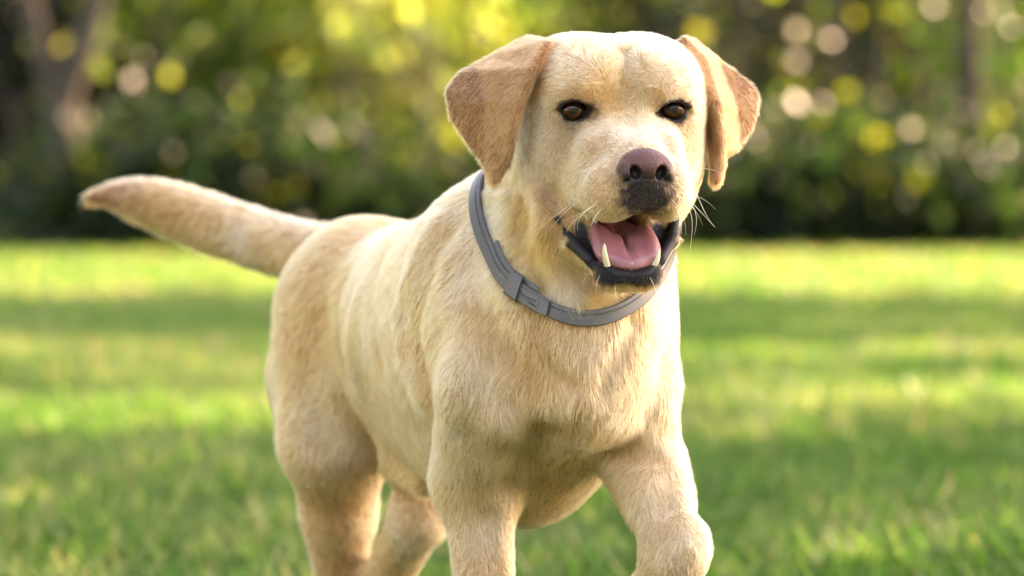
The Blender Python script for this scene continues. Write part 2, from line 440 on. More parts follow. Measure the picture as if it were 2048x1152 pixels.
    # shrubs that close the view
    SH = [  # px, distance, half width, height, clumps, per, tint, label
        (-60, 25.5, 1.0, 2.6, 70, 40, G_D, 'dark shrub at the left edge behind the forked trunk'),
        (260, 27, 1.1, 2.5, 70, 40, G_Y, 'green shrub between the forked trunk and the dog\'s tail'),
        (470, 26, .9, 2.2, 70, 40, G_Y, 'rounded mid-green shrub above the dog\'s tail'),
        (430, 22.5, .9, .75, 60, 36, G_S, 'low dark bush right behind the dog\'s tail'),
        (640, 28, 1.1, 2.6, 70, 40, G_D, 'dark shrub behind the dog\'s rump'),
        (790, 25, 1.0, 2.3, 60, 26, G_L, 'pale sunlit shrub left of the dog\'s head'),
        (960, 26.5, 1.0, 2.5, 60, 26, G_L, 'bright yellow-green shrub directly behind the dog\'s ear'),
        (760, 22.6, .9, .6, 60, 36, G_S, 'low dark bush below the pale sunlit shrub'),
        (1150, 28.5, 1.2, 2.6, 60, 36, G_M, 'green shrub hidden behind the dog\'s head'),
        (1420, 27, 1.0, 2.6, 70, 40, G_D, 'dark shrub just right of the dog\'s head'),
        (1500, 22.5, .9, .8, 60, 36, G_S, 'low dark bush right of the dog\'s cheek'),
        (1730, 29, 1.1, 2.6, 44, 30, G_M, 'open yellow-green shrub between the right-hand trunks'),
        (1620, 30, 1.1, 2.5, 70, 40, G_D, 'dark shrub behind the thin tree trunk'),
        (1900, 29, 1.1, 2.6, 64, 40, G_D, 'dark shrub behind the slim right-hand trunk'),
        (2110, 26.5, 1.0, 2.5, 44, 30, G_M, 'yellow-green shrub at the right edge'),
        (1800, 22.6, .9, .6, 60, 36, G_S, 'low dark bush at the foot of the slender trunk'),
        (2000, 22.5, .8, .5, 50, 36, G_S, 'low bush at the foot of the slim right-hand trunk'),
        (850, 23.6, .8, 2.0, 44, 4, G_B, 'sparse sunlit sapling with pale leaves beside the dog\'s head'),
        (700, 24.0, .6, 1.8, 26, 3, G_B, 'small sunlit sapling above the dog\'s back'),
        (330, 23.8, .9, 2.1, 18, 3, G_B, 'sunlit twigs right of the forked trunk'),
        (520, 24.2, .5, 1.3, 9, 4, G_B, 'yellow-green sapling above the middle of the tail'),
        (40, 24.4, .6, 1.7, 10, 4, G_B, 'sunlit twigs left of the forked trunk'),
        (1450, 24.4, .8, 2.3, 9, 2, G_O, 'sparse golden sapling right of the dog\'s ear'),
        (1750, 24.0, .7, 2.0, 12, 2, G_O, 'sapling with leaves tinted as if sunlit, left of the slender trunk'),
        (1880, 24.6, .6, 1.7, 8, 2, G_O, 'sparse sapling, tinted as if sunlit, between slender and slim trunks'),
        (2010, 24.2, .45, 1.9, 6, 2, G_O, 'twigs tinted as if sunlit at the right edge of the picture'),
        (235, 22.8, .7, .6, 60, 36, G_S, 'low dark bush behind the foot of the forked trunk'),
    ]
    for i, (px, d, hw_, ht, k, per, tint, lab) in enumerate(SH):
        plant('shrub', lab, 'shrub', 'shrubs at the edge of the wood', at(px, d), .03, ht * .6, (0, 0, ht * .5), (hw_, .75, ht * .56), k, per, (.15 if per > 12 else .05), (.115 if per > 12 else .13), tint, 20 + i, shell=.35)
    # the wood behind, one mass
    rs = np.random.RandomState(77)
    k = 1500
    c_ = np.column_stack([rs.rand(k) * 60 - 32, 31 + rs.rand(k) * 16, .2 + rs.rand(k) ** 1.2 * 4.4])
    pts = np.repeat(c_, 40, 0) + rs.randn(k * 40, 3) * [.55, .5, .42]; pts = pts[pts[:, 2] > .03]
    lv, lf, lc = leaves(pts, .38, (.0035, .008, .0008), .3, rs)
    o = mesh_np('woodland', lv, lf, M_leaf, smooth=False); color_attr(o.data, 'tint', lc); tag(o, 'dark wood closing the view behind the shrubs', 'woodland', kind='stuff')
    M_dry = leaf_mat('dry_leaf', .2)
    for (px, py, s_, tint, lab) in ((1905, 882, .075, (.20, .075, .030), 'reddish-brown fallen leaf in the grass right of the dog'), (1852, 1128, .045, (.42, .16, .05), 'small orange fallen leaf near the bottom right corner')):
        d = 305.0 / 1e9 + FPX * CAM_Z / (py - 305.0); X, Y_, _ = at(px, d)
        n = 9; tt = np.linspace(0, 1, n); wd = np.sin(tt * math.pi) ** .8 * .36
        top = np.column_stack([tt - .5, wd, .10 * np.sin(tt * 3)]); bot = np.column_stack([tt - .5, -wd, .10 * np.sin(tt * 3)]); mid = np.column_stack([tt - .5, 0 * tt, .10 * np.sin(tt * 3) - .06])
        lv = np.concatenate([top, mid, bot]) * s_ ; f_ = [(i, i + 1, n + i + 1, n + i) for i in range(n - 1)] + [(n + i, n + i + 1, 2 * n + i + 1, 2 * n + i) for i in range(n - 1)]
        o = mesh_np('fallen_leaf', lv, np.array(f_), M_dry); o.location = (X, Y_, .05); o.rotation_euler = (R(55), 0, R(15)); color_attr(o.data, 'tint', np.tile(tint, (len(lv), 1)))
        tag(o, lab, 'leaf', 'fallen leaves on the lawn')
# ------------------------------------------------------------------ the dog: one blended body
YAW, HPITCH = R(10.0), R(3.0)
hf = np.array([math.sin(YAW) * math.cos(HPITCH), -math.cos(YAW) * math.cos(HPITCH), -math.sin(HPITCH)])
hx_ = np.array([math.cos(YAW), math.sin(YAW), 0.0])
hz_ = np.cross(hx_, hf); hz_ = hz_ if hz_[2] > 0 else -hz_
HEAD_O = P(1246, 217, 0.0)
HM = Frame(HEAD_O, [hx_, hf, hz_], mirror=True)      # head: x to the side, y along the muzzle, z up
HD = Frame(HEAD_O, [hx_, hf, hz_])
JAW = Frame(HD.world((-0.006, 0, 0)), HD.ax @ np.eye(3), mirror=True)
BA = R(18.6)
bu = np.array([math.sin(BA), -math.cos(BA), 0.0]); bv = np.array([math.cos(BA), math.sin(BA), 0.0])
BODY_O = np.array([0.03, 0.12, 0.0])
BM = Frame(BODY_O, [bv, bu, (0, 0, 1)], mirror=True)  # body: x to the side, y forward, z up
BD = Frame(BODY_O, [bv, bu, (0, 0, 1)])
mm = lambda *v: tuple(c * 0.001 for c in v)

dog = Solid()
A, CUT = dog.add, dog.cut
def E(c, r, rot=None): return Ell(mm(*c), mm(*r), rot)
def C(a, b, ra, rb): return Cone(mm(*a), mm(*b), ra * .001, rb * .001)

# trunk
A(E((0, -85, 425), (98, 185, 136)), .02, BM)                # rib cage
A(C((0, -20, 440), (0, -420, 430), 108, 80), .05, BM)         # back and loin
A(E((0, 50, 442), (72, 78, 95)), .04, BM)
A(E((34, 84, 398), (36, 34, 40)), .025, BM)                    # pectorals
A(Ell(P(1182, 680, .035), (.040, .034, .050)), .02)            # loose skin under the collar                    # fore chest
A(E((0, 118, 415), (30, 26, 45)), .05, BM)                    # breast bone
A(C((0, -90, 462), (0, -410, 444), 94, 82), .04, BM)
A(E((0, -465, 420), (76, 88, 90)), .05, BM)                   # pelvis
A(C((-8, -45, 325), (0, -320, 365), 44, 60), .05, BD)          # brisket to belly
A(C((45, -30, 538), (20, -60, 552), 22, 30), .04, BM)         # withers
# neck
nk0 = HD.world(mm(0, -82, -28)); nk1 = BD.world(mm(0, 0, 470))
A(Cone(nk0, nk1, .068, .092), .05)
nt0 = HD.world(mm(-14, -45, -95)); nt1 = BD.world(mm(-8, 80, 440))
A(Cone(nt0, nt1, .050, .062), .05)
# shoulders
A(C((-60, -45, 520), (-72, 70, 405), 38, 40), .03, BD)
A(C((52, -45, 520), (43, 70, 405), 36, 36), .03, BD)
# planted fore leg (photo's left)
A(C((-70, 68, 398), (-66, 0, 325), 41, 34), .025, BD)
A(C((-66, 40, 360), (-65, 8, 318), 38, 32), .02, BD)
A(C((-65, 4, 322), (-62, 32, 165), 30, 21), .02, BD)
A(C((-62, 32, 165), (-62, 28, 60), 20, 17), .012, BD)
A(E((-62, 52, 26), (32, 48, 27)), .02, BD)
for t_ in (-24, -9, 8, 22):
    A(E((-62 + t_, 86 - abs(t_) * .5, 20), (10, 20, 17)), .006, BD)
# lifted fore leg (photo's right)
el = P(1278, 900, 0.065); wr = P(1350, 1092, -0.015); pa = P(1306, 1195, 0.01); to = P(1290, 1256, 0.02)
sh = BD.world(mm(46, 72, 400))
A(Cone(sh, el, .039, .034), .022)
A(Cone(el, wr, .031, .0220), .014)
A(Cone(el + (wr - el) * .25, el + (wr - el) * .55, .031, .027), .012)
A(Ell(wr + np.array([0.002, -.002, -.006]), (.0235, .023, .029)), .02)
A(Ell(wr + np.array([.004, -.009, .002]), (.015, .014, .019)), .012)
A(Cone(wr, pa, .021, .021), .015)
A(Ell(to + np.array([-.0, .0, 0.0]), (.031, .026, .040), (25, 8, 0)), .02)
for t_ in (-21, -7, 8, 21):
    A(Ell(to + np.array([t_ * .001, -.006, -.035 + abs(t_) * .0005]), (.0095, .014, .018)), .006)
# hind leg (photo's left)
hip = BD.world(mm(-40, -455, 445)); st = P(668, 880, 0.52); hk = P(682, 1175, 0.60); hpw = np.array([hk[0] + .005, hk[1] - .01, .035])
A(Ell(BD.world(mm(-42, -468, 410)), (.058, .085, .120), (8, 4, 12)), .04)
A(Cone(hip, st, .072, .048), .04)
A(Cone(P(652, 760, 0.60), P(672, 930, 0.59), .054, .034), .04)
A(Cone(st, P(680, 1030, .565), .044, .030), .03)
A(Cone(P(676, 1030, .565), hk, .035, .023), .02)
A(Cone(hk, hpw + np.array([0, 0, .02]), .021, .019), .012)
A(Ell(hpw + np.array([.008, -.03, -.008]), (.030, .045, .026)), .02)
# other hind leg (photo's middle, behind)
st2 = P(838, 1035, 0.44); hk2 = P(765, 1170, 0.56); pw2 = np.array([hk2[0] - .01, hk2[1] + .02, .035])
A(Cone(BD.world(mm(52, -450, 445)), st2, .050, .024), .03)
A(Cone(st2, hk2, .026, .022), .02)
A(Cone(hk2, pw2, .021, .018), .012)
A(Ell(pw2 + np.array([.008, -.025, -.008]), (.030, .045, .026)), .02)
# sheath under the belly
A(Cone(P(800, 930, .42), P(848, 976, .36), .015, .008), .03)
# tail
tail_pts = [(BD.world(mm(0, -530, 490)), .036), (P(600, 502, .69), .0290), (P(520, 480, .72), .0285), (P(420, 448, .745), .0278),
            (P(330, 414, .76), .0245), (P(260, 395, .765), .0165), (P(205, 391, .765), .0070), (P(172, 398, .765), .002)]
def smooth_chain(pts, m=5):
    q = np.array([np.append(p_, r_) for p_, r_ in pts]); q = np.vstack([2 * q[0] - q[1], q, 2 * q[-1] - q[-2]]); out = []
    for i in range(1, len(q) - 2):
        for j in range(m):
            t_ = j / m; a, b, c, d = q[i - 1:i + 3]
            out.append(.5 * (2 * b + (c - a) * t_ + (2 * a - 5 * b + 4 * c - d) * t_ ** 2 + (3 * b - a - 3 * c + d) * t_ ** 3))
    out.append(q[-2]); return [(v[:3], max(v[3], .002)) for v in out]
tail_pts = smooth_chain(tail_pts)
for (a, ra), (b, rb) in zip(tail_pts[:-1], tail_pts[1:]):
    A(Cone(a, b, ra, rb), .004)

# head
A(E((35, -58, 10), (44, 68, 48)), .02, HM)                    # skull
A(E((0, -50, 8), (60, 62, 50)), .02, HM)
A(E((51, -48, -26), (26, 44, 42)), .02, HM)                   # cheeks
A(E((46, -42, -58), (25, 42, 36)), .02, HM)
A(E((32, -14, 21), (22, 18, 16), (0, 0, -15)), .02, HM)       # brows
A(C((0, -5, -34), (0, 70, -53), 35, 27), .022, HM)            # muzzle
A(E((20, 20, -38), (25, 40, 27)), .02, HM)
A(E((24, 60, -64), (21, 37, 25), (-4, 0, 8)), .014, HM)       # flews
A(E((38, 20, -66), (15, 34, 17), (0, 0, 12)), .016, HM)
A(E((0, 80, -62), (17, 17, 20)), .012, HM)                    # lip under the nose
# lower jaw
A(C((40, -35, -78), (31, 15, -108), 20, 14), .02, JAW)
A(C((29, 15, -110), (16, 62, -134), 12, 8), .014, JAW)
A(C((0, 0, -110), (0, 55, -131), 20, 9), .02, JAW)
A(E((0, 62, -134), (21, 14, 7)), .012, JAW)
# mouth
MOUTH = [(E((0, 45, -105), (26, 62, 21), (-12, 0, 0)), JAW), (E((0, 84, -111), (21, 34, 17), (-12, 0, 0)), JAW),
         (C((50, 2, -80), (30, 52, -114), 5, 11), JAW), (C((40, 24, -94), (24, 40, -104), 12, 16), JAW)]
for m_, f_ in MOUTH: CUT(m_, .007, f_)
CUT(E((2, 90, -92), (10, 26, 11)), .008, HM)
CUT(C((55, -6, -70), (51, 4, -82), 3.5, 5), .006, JAW)
# the soft lower lip along the side of the mouth
A(C((50, 8, -90), (44, 26, -107), 3.5, 4.5), .006, JAW)
A(C((44, 26, -107), (30, 46, -122), 4.5, 4.5), .006, JAW)
# nose
A(E((0, 92, -43.5), (20.3, 14.5, 15.3)), .006, HM)
A(E((13.8, 93, -48), (9, 11, 10.6), (0, 0, -20)), .004, HM)
A(E((0, 93, -55), (14, 9.5, 10)), .006, HM)
CUT(E((10.8, 106, -48), (4.6, 10, 6.6), (0, 20, 0)), .002, HM)
CUT(C((12, 104, -53), (20.5, 99, -56), 2.7, 1.7), .002, HM)
CUT(C((0, 108.5, -50), (0, 99, -82), 1.2, 1.2), .003, HM)
# eye openings
A(E((42, -5, 0), (19, 10, 14)), .008, HM)
EYECUT = E((42.5, 6, -0.4), (13.8, 12, 10.0), (0, 8, 0))
CUT(EYECUT, .003, HM)
CUT(E((27.5, 6, -4), (6.5, 6, 3.6), (0, 20, 0)), .004, HM)
CUT(E((56.5, 4, -3), (5, 6, 2.8), (0, 12, 0)), .004, HM)

# ears
el_pts = [P(*q) for q in [(1092, 90, .018), (1058, 80, .075), (986, 119, .056), (924, 150, .050), (899, 182, .047), (908, 233, .043),
    (946, 290, .032), (973, 325, .020), (988, 362, .010), (1012, 328, .006), (1028, 255, -.006), (1041, 203, -.008), (1066, 140, -.002), (975, 200, .019), (996, 280, .009)]]
A(Sheet(el_pts, [(0, 1, 2), (0, 2, 12), (12, 2, 3), (12, 3, 13), (12, 13, 11), (13, 3, 4), (13, 4, 5), (13, 5, 6), (13, 6, 14),
    (11, 13, 10), (13, 14, 10), (14, 6, 7), (14, 7, 8), (14, 8, 9), (14, 9, 10)], .0036), .010)
er_pts = [P(*q) for q in [(1368, 82, .06), (1384, 86, .10), (1430, 124, .095), (1466, 148, .095), (1498, 173, .095), (1510, 192, .095), (1506, 226, .088),
    (1497, 257, .08), (1473, 288, .07), (1446, 307, .058), (1440, 338, .045), (1434, 364, .036), (1430, 362, .038), (1429, 338, .044), (1428, 266, .052),
    (1416, 213, .052), (1396, 150, .050), (1404, 118, .058), (1434, 210, .040), (1442, 290, .040), (1465, 210, .072)]]
A(Sheet(er_pts, [(0, 1, 17), (17, 1, 2), (0, 17, 16), (16, 17, 18), (16, 18, 15), (15, 18, 14), (14, 18, 19), (14, 19, 13), (13, 19, 10), (13, 10, 11), (13, 11, 12),
    (17, 2, 18), (2, 3, 20), (2, 20, 18), (3, 4, 20), (4, 5, 20), (5, 6, 20), (6, 7, 20), (7, 8, 20), (18, 20, 19), (20, 8, 19), (19, 8, 9), (19, 9, 10)], .0034), .010)

# folds of skin and muscle, drawn along the body: (points, height in mm, half width in mm)
FOLDS = [
    ([(1078, 655), (1090, 700), (1112, 745), (1150, 772)], -4.5, 6),
    ([(1272, 640), (1254, 690), (1226, 735), (1200, 780)], -3.5, 6),
    ([(1186, 790), (1184, 840), (1182, 875)], 3.5, 10),
    ([(1021, 972), (1045, 930), (1070, 895), (1093, 863)], -8, 9),
    ([(925, 560), (960, 630), (1005, 700), (1060, 760)], -3.5, 14),
    ([(900, 500), (930, 610), (965, 690)], 4, 16),
    ([(880, 450), (835, 530), (806, 620), (815, 720), (850, 800)], 6, 9),
    ([(905, 475), (858, 560), (834, 650), (846, 730)], -4, 9),
    ([(765, 520), (745, 620), (760, 720)], -2.5, 14),
    ([(690, 560), (672, 650), (700, 760), (735, 840)], -3, 12),
    ([(1110, 440), (1120, 500), (1165, 560)], -3, 7),
    ([(1085, 480), (1110, 560), (1150, 610)], 4, 10),
    ([(1040, 420), (1052, 500), (1085, 570)], -3, 8),
    ([(1280, 860), (1310, 800), (1330, 730)], -3, 10),
    ([(1000, 800), (1040, 840), (1090, 865)], -3, 9),
    ([(1210, 905), (1260, 915), (1310, 912)], -4, 6),
    ([(1330, 1010), (1322, 1060)], -2.5, 6),
    ([(1190, 300), (1160, 360), (1120, 385)], -2.0, 7),
    ([(1186, 236), (1197, 270), (1192, 312)], -3.2, 7), ([(1322, 232), (1322, 262), (1340, 300)], -2.8, 6),
    ([(1248, 205), (1254, 240)], -2.8, 10), ([(1122, 188), (1150, 178), (1182, 190)], 3.2, 8), ([(1316, 190), (1343, 180), (1368, 190)], 3.0, 8),
    ([(1132, 290), (1114, 340), (1108, 385)], -3, 9), ([(1190, 392), (1222, 402)], 2.5, 14), ([(1104, 396), (1094, 360)], -3, 6), ([(1083, 400), (1090, 452)], 3, 8),
    ([(1000, 700), (958, 780), (930, 860)], -3.5, 10), ([(945, 640), (905, 750), (903, 850)], 3, 14), ([(645, 640), (612, 760), (645, 880)], -3, 13),
    ([(985, 1035), (985, 1150)], -2.5, 6), ([(1335, 950), (1325, 1050)], -2.5, 7), ([(720, 600), (705, 700), (715, 790)], 3, 12), ([(1140, 800), (1090, 840), (1030, 850)], 3, 10), ([(1230, 850), (1290, 860), (1330, 830)], 3, 10),
    ([(1000, 560), (1040, 640), (1075, 690)], 3, 10),
    ([(1248, 170), (1247, 105)], -2.6, 6), ([(1200, 150), (1215, 110)], 1.8, 12), ([(1292, 150), (1285, 110)], 1.8, 11), ([(1318, 1072), (1302, 1112)], -3, 7), ([(1338, 1075), (1372, 1050)], -2, 6),
    ([(1205, 190), (1218, 240)], -2.0, 7), ([(1292, 190), (1296, 240)], -1.6, 6),
    ([(1120, 250), (1150, 262), (1182, 250)], -1.6, 5),
]
_fold = []
_fh = hit([q for f in FOLDS for q in f[0]], dog); _fi = 0
for pts, h, w in FOLDS:
    q = _fh[_fi:_fi + len(pts)]; _fi += len(pts)
    q = q[~np.isnan(q[:, 0])]
    if len(q) > 1: _fold.append((q, h * .0016, w * .001))
def fold_disp(p):
    out = np.zeros(len(p))
    for q, h, w in _fold:
        c = q.mean(0); r = np.linalg.norm(q - c, axis=1).max() + 3 * w
        m = np.nonzero(((p - c) ** 2).sum(1) < r * r)[0]
        if len(m) == 0: continue
        best = np.full(len(m), 1e9)
        for a, b in zip(q[:-1], q[1:]):
            ba = b - a; pa = p[m] - a
            t = np.clip(pa @ ba / (ba @ ba), 0, 1)[:, None]
            best = np.minimum(best, ((pa - ba * t) ** 2).sum(1))
        out[m] -= h * np.exp(-best / (2 * w * w))
    return out
dog.disp.append(fold_disp)

QUICK = False
hf_, hc_ = (.0017, .0042) if not QUICK else (.0024, .005)
GX = axis_coords(-.50, .27, -.07, .215, hf_, hc_)
GY = axis_coords(-.18, .86, -.135, .13, hf_, hc_)
GZ = axis_coords(-.01, .73, .47, .725, hf_, hc_)
import time; _t = time.time()
V, F = polygonize(dog, GX, GY, GZ)
print('dog', len(V), len(F), time.time() - _t)
# soften the ears' bends
def soften(V, F, m, iters):
    i0 = F[:, [0, 1, 2, 3]].ravel(); i1 = F[:, [1, 2, 3, 0]].ravel()
    a = np.concatenate([i0, i1]); b = np.concatenate([i1, i0])
    keep = m[a]; a, b = a[keep], b[keep]
    n = np.bincount(a, minlength=len(V)).astype(float)
    for it in range(iters):
        f = 0.55 if it % 2 == 0 else -0.56
        L = np.stack([np.bincount(a, V[b, k], len(V)) for k in range(3)], 1)
        L = np.where(n[:, None] > 0, L / np.maximum(n, 1)[:, None] - V, 0)
        V = V + L * f * m[:, None]
    return V
ear_l = [o[0] for o in dog.ops if isinstance(o[0], Sheet)]
def ear_dist(p, i): 
    d = np.full(len(p), 1.0); m = dog.near(ear_l[i], WORLD, p) < 0.01
    d[m] = ear_l[i].d(p[m]); return d
em_ = np.minimum(ear_dist(V, 0), ear_dist(V, 1)) < .0012
V = soften(V, F, em_, 140)

def normals_of(V, F):
    n = np.cross(V[F[:, 2]] - V[F[:, 0]], V[F[:, 3]] - V[F[:, 1]])
    N = np.stack([np.bincount(F.ravel(), np.repeat(n[:, k], 4), len(V)) for k in range(3)], 1)
    return N / np.maximum(np.linalg.norm(N, axis=1, keepdims=True), 1e-12)

# ------------------------------------------------------------------ coat: colours, lengths, lie of the hair
CREAM = np.array([.69, .40, .16]); PALE = np.array([.76, .57, .35]); TAN = np.array([.55, .26, .078]); EAR = np.array([.32, .10, .025])
GOLD = np.array([.40, .18, .028]); DARK = np.array([.014, .011, .010]); GREYB = np.array([.19, .125, .085])
def patch_points(lst): return hit([(a[0], a[1]) for a in lst], dog)
PATCH = [  # px, py, radius px, colour, strength; markings, some with light and shade painted in
    (1240, 150, 40, TAN, .3), (1150, 140, 50, PALE, .2), (1330, 130, 45, PALE, .15), (1247, 200, 25, TAN, .35), (1200, 290, 30, TAN, .25), (1262, 268, 38, PALE, .5), (1180, 340, 40, PALE, .35),  # tan between the eyes and along the muzzle is painted shading
    (1080, 230, 30, PALE, .4), (1250, 110, 18, TAN, .35),
    (1162, 190, 22, TAN, .8), (1186, 218, 17, GREYB, .85), (1318, 185, 16, TAN, .8), (1323, 216, 14, GREYB, .85),
    (1142, 254, 24, GREYB, .75), (1120, 285, 26, TAN, .7), (1356, 256, 20, GREYB, .7), (1368, 285, 22, TAN, .8),
    (1055, 420, 45, GOLD, .8), (1085, 490, 60, GOLD, .95), (1085, 320, 70, PALE, .45), (1140, 350, 45, PALE, .35), (1070, 270, 35, PALE, .6), (1180, 600, 55, GOLD, .95), (1250, 600, 40, GOLD, .9),  # pale cheeks brighten the face in place of soft front light
    (1128, 585, 32, PALE, .7), (990, 430, 30, PALE, .4), (950, 540, 55, PALE, .6), (960, 450, 40, PALE, .4),
    (810, 620, 30, PALE, .5), (822, 740, 28, PALE, .5), (850, 530, 26, PALE, .35), (760, 600, 48, TAN, .5), (760, 700, 48, TAN, .55), (890, 520, 30, TAN, .4),
    (640, 620, 60, TAN, .45), (600, 700, 55, TAN, .35), (690, 800, 40, TAN, .35), (640, 840, 60, PALE, .5), (700, 900, 40, PALE, .5),
    (740, 455, 120, TAN, .95), (830, 440, 80, TAN, .9), (650, 520, 90, TAN, .7), (1060, 690, 40, TAN, .5), (1030, 760, 60, TAN, .4), (1100, 840, 50, TAN, .4), (1180, 690, 50, PALE, .35),  # tan back, deepened in colour against the bright light from above
    (1200, 750, 40, TAN, .35), (1280, 700, 40, TAN, .4), (940, 740, 60, PALE, .6), (900, 850, 50, PALE, .5), (960, 1080, 60, PALE, .7), (1000, 880, 40, TAN, .4),
    (1350, 1090, 70, PALE, .7), (1290, 1010, 60, PALE, .5), (1260, 880, 50, TAN, .4), (1120, 950, 70, TAN, .5),
    (190, 392, 60, EAR * .8, 1.0), (270, 398, 60, EAR, .75), (350, 410, 70, TAN, .8), (450, 450, 60, TAN, .5), (480, 480, 40, PALE, .7), (590, 490, 50, TAN, .4), (850, 985, 14, GOLD, .9),  # gold on the belly tuft paints in its orange light
    (1184, 870, 22, TAN, .5), (800, 1080, 60, PALE, .4),
]
_pp = patch_points(PATCH)
def jaw_local(p): return JAW.local(p)
def coat(p):
    """coat colour, bare skin, hair length (m) and hair thickness factor at points p"""
    n = len(p)
    col = np.tile(CREAM, (n, 1)); 
    v = noise3(p, .045, 1) * .5 + noise3(p, .018, 2) * .35 + noise3(p, .09, 3) * .5
    col = col + (PALE - col) * np.clip(v, 0, 1)[:, None] * .6 + (TAN - col) * np.clip(-v, 0, 1)[:, None] * .6
    for (px, py, r, c, w), q in zip(PATCH, _pp):
        if np.isnan(q[0]): continue
        rr = r * (q[1] - CAM_Y) / FPX
        m = np.nonzero(((p - q) ** 2).sum(1) < (2.6 * rr) ** 2)[0]
        d2 = ((p[m] - q) ** 2).sum(1) / rr ** 2
        k = (w * np.exp(-d2 * .9) * (1 + .35 * noise3(p[m], rr * .4 + .004, 5)))[:, None]
        col[m] += (c - col[m]) * np.clip(k, 0, 1)
    ln = np.full(n, .0105)
    H = HD.local(p); J = JAW.local(p); ah = np.abs(H[:, 0]); B = BD.local(p)
    dh = np.sqrt((H[:, 0] / .10) ** 2 + ((H[:, 1] + .0) / .13) ** 2 + ((H[:, 2] + .03) / .12) ** 2)
    face = 1 - sstep(.72, 1.05, dh)
    ln = ln * (1 - face) + (.0046) * face
    muzz = sstep(.0, .05, H[:, 1]) * (H[:, 2] < .01) * face
    ln = ln - muzz * .0014
    e0 = np.minimum(ear_dist(p, 0), ear_dist(p, 1)); ear = 1 - sstep(.007, .015, e0)
    col += (EAR * (1 + .15 * noise3(p, .02, 8))[:, None] - col) * (ear * .82)[:, None]
    ln = ln * (1 - ear) + .0055 * ear
    neck = np.exp(-(((p - BD.world((0, .03, .5))) / .13) ** 2).sum(1)); ln += neck * .004 * (1 - face) * (1 - ear)
    legs = sstep(.33, .27, p[:, 2]); ln = ln * (1 - .35 * legs)
    tl = sstep(.58, .66, p[:, 1]) * sstep(.40, .46, p[:, 2]) * sstep(-.17, -.24, p[:, 0]); ln += tl * .0015
    # dark lip under the nose, chin, eye rims
    bare = np.zeros(n)
    nb = noise3(p, .0035, 12) * .0022
    dk = np.sqrt((H[:, 0] / .027) ** 2 + ((H[:, 2] + .050) / .024) ** 2) + nb / .010
    k = (1 - sstep(.8, 1.35, dk)) * (H[:, 1] > .070); col += (GREYB - col) * (k * .55)[:, None]
    dk = np.sqrt((H[:, 0] / .025) ** 2 + ((H[:, 2] + .067) / .020) ** 2) + nb / .010
    k = (1 - sstep(.62, 1.30, dk)) * (H[:, 1] > .055); col += (DARK * .8 - col) * (k * .97)[:, None]; ln = ln * (1 - .7 * k); bare = np.maximum(bare, k * .47)
    ch = (J[:, 1] > .030) & (J[:, 2] < -.112)
    k = sstep(-.1455, -.139, J[:, 2] + nb * 1.2 - .02 * np.maximum(0, .055 - J[:, 1])) * ch * (1 - sstep(.026, .030, np.abs(J[:, 0])))
    col += (DARK * .8 - col) * k[:, None]; ln = ln * (1 - .6 * k); bare = np.maximum(bare, k * .42)
    md = np.full(n, 1.0)
    for m_, f_ in MOUTH: md = np.minimum(md, m_.d(f_.local(p)))
    lip = 1 - sstep(.0005, .0018, md)
    low = (H[:, 2] < -.082) | (md < .0008)
    lips = lip * low
    flap = np.minimum(C((50, 8, -90), (44, 26, -107), 3.5, 4.5).d(J * [1, 1, 1]), C((44, 26, -107), (30, 46, -122), 4.5, 4.5).d(J))
    flap = np.where(J[:, 1] > .002, flap, 1)
    lips = np.maximum(lips, 1 - sstep(.0004, .0018, flap + nb * .3))
    rimz = ch * sstep(-.134, -.131, J[:, 2]) * (md < .006); lips = np.maximum(lips, rimz)
    col += (np.array([.010, .009, .009]) - col) * lips[:, None]; bare = np.maximum(bare, lips)
    deep = lips * (H[:, 1] < .058) * (np.abs(J[:, 0]) < .024) * (md < -.0002 + .002)
    col += (np.array([.22, .075, .065]) - col) * (deep * .8)[:, None]
    # eyes
    Hm = HM.local(p); de = EYECUT.d(Hm)
    near = (Hm[:, 1] > -.022) & (de < .02)
    inner = sstep(.034, .027, Hm[:, 0])
    k = (1 - sstep(.0009 + .0014 * inner, .0030 + .0030 * inner, de + noise3(p, .004, 9) * .0012)) * near
    col += (np.array([.030, .020, .017]) - col) * k[:, None]; bare = np.maximum(bare, (k > .5) * 1.0)
    # nose leather
    dn = np.minimum.reduce([E((0, 92, -43.5), (20.3, 14.5, 15.3)).d(Hm), E((13.8, 93, -48), (9, 11, 10.6), (0, 0, -20)).d(Hm), E((0, 93, -55), (14, 9.5, 10)).d(Hm)])
    nz = (1 - sstep(.0008, .0020, dn)) * (H[:, 1] > .080)
    pk = sstep(-.053, -.037, H[:, 2] + .0012 * noise3(p, .006, 33))
    nc = np.array([.010, .008, .008]) * (1 - pk)[:, None] + np.array([.105, .040, .028]) * pk[:, None]
    nc = nc * (1 + .12 * noise3(p, .008, 4))[:, None]
    nost = np.minimum(E((10.8, 106, -48), (4.6, 10, 6.6), (0, 20, 0)).d(Hm), C((12, 104, -53), (20.5, 99, -56), 2.7, 1.7).d(Hm))
    nc = nc + (np.array([.012, .008, .008]) - nc) * (1 - sstep(.0, .0012, nost))[:, None] * .9
    col += (nc - col) * nz[:, None]; bare = np.maximum(bare, nz)
    ln = np.where(H[:, 1] > .07, np.minimum(ln, .0026), ln)
    ln = np.where(near, np.minimum(ln, .0015 + .22 * np.maximum(de, 0)), ln)
    return np.clip(col, .004, .95), bare, ln, nz, lips

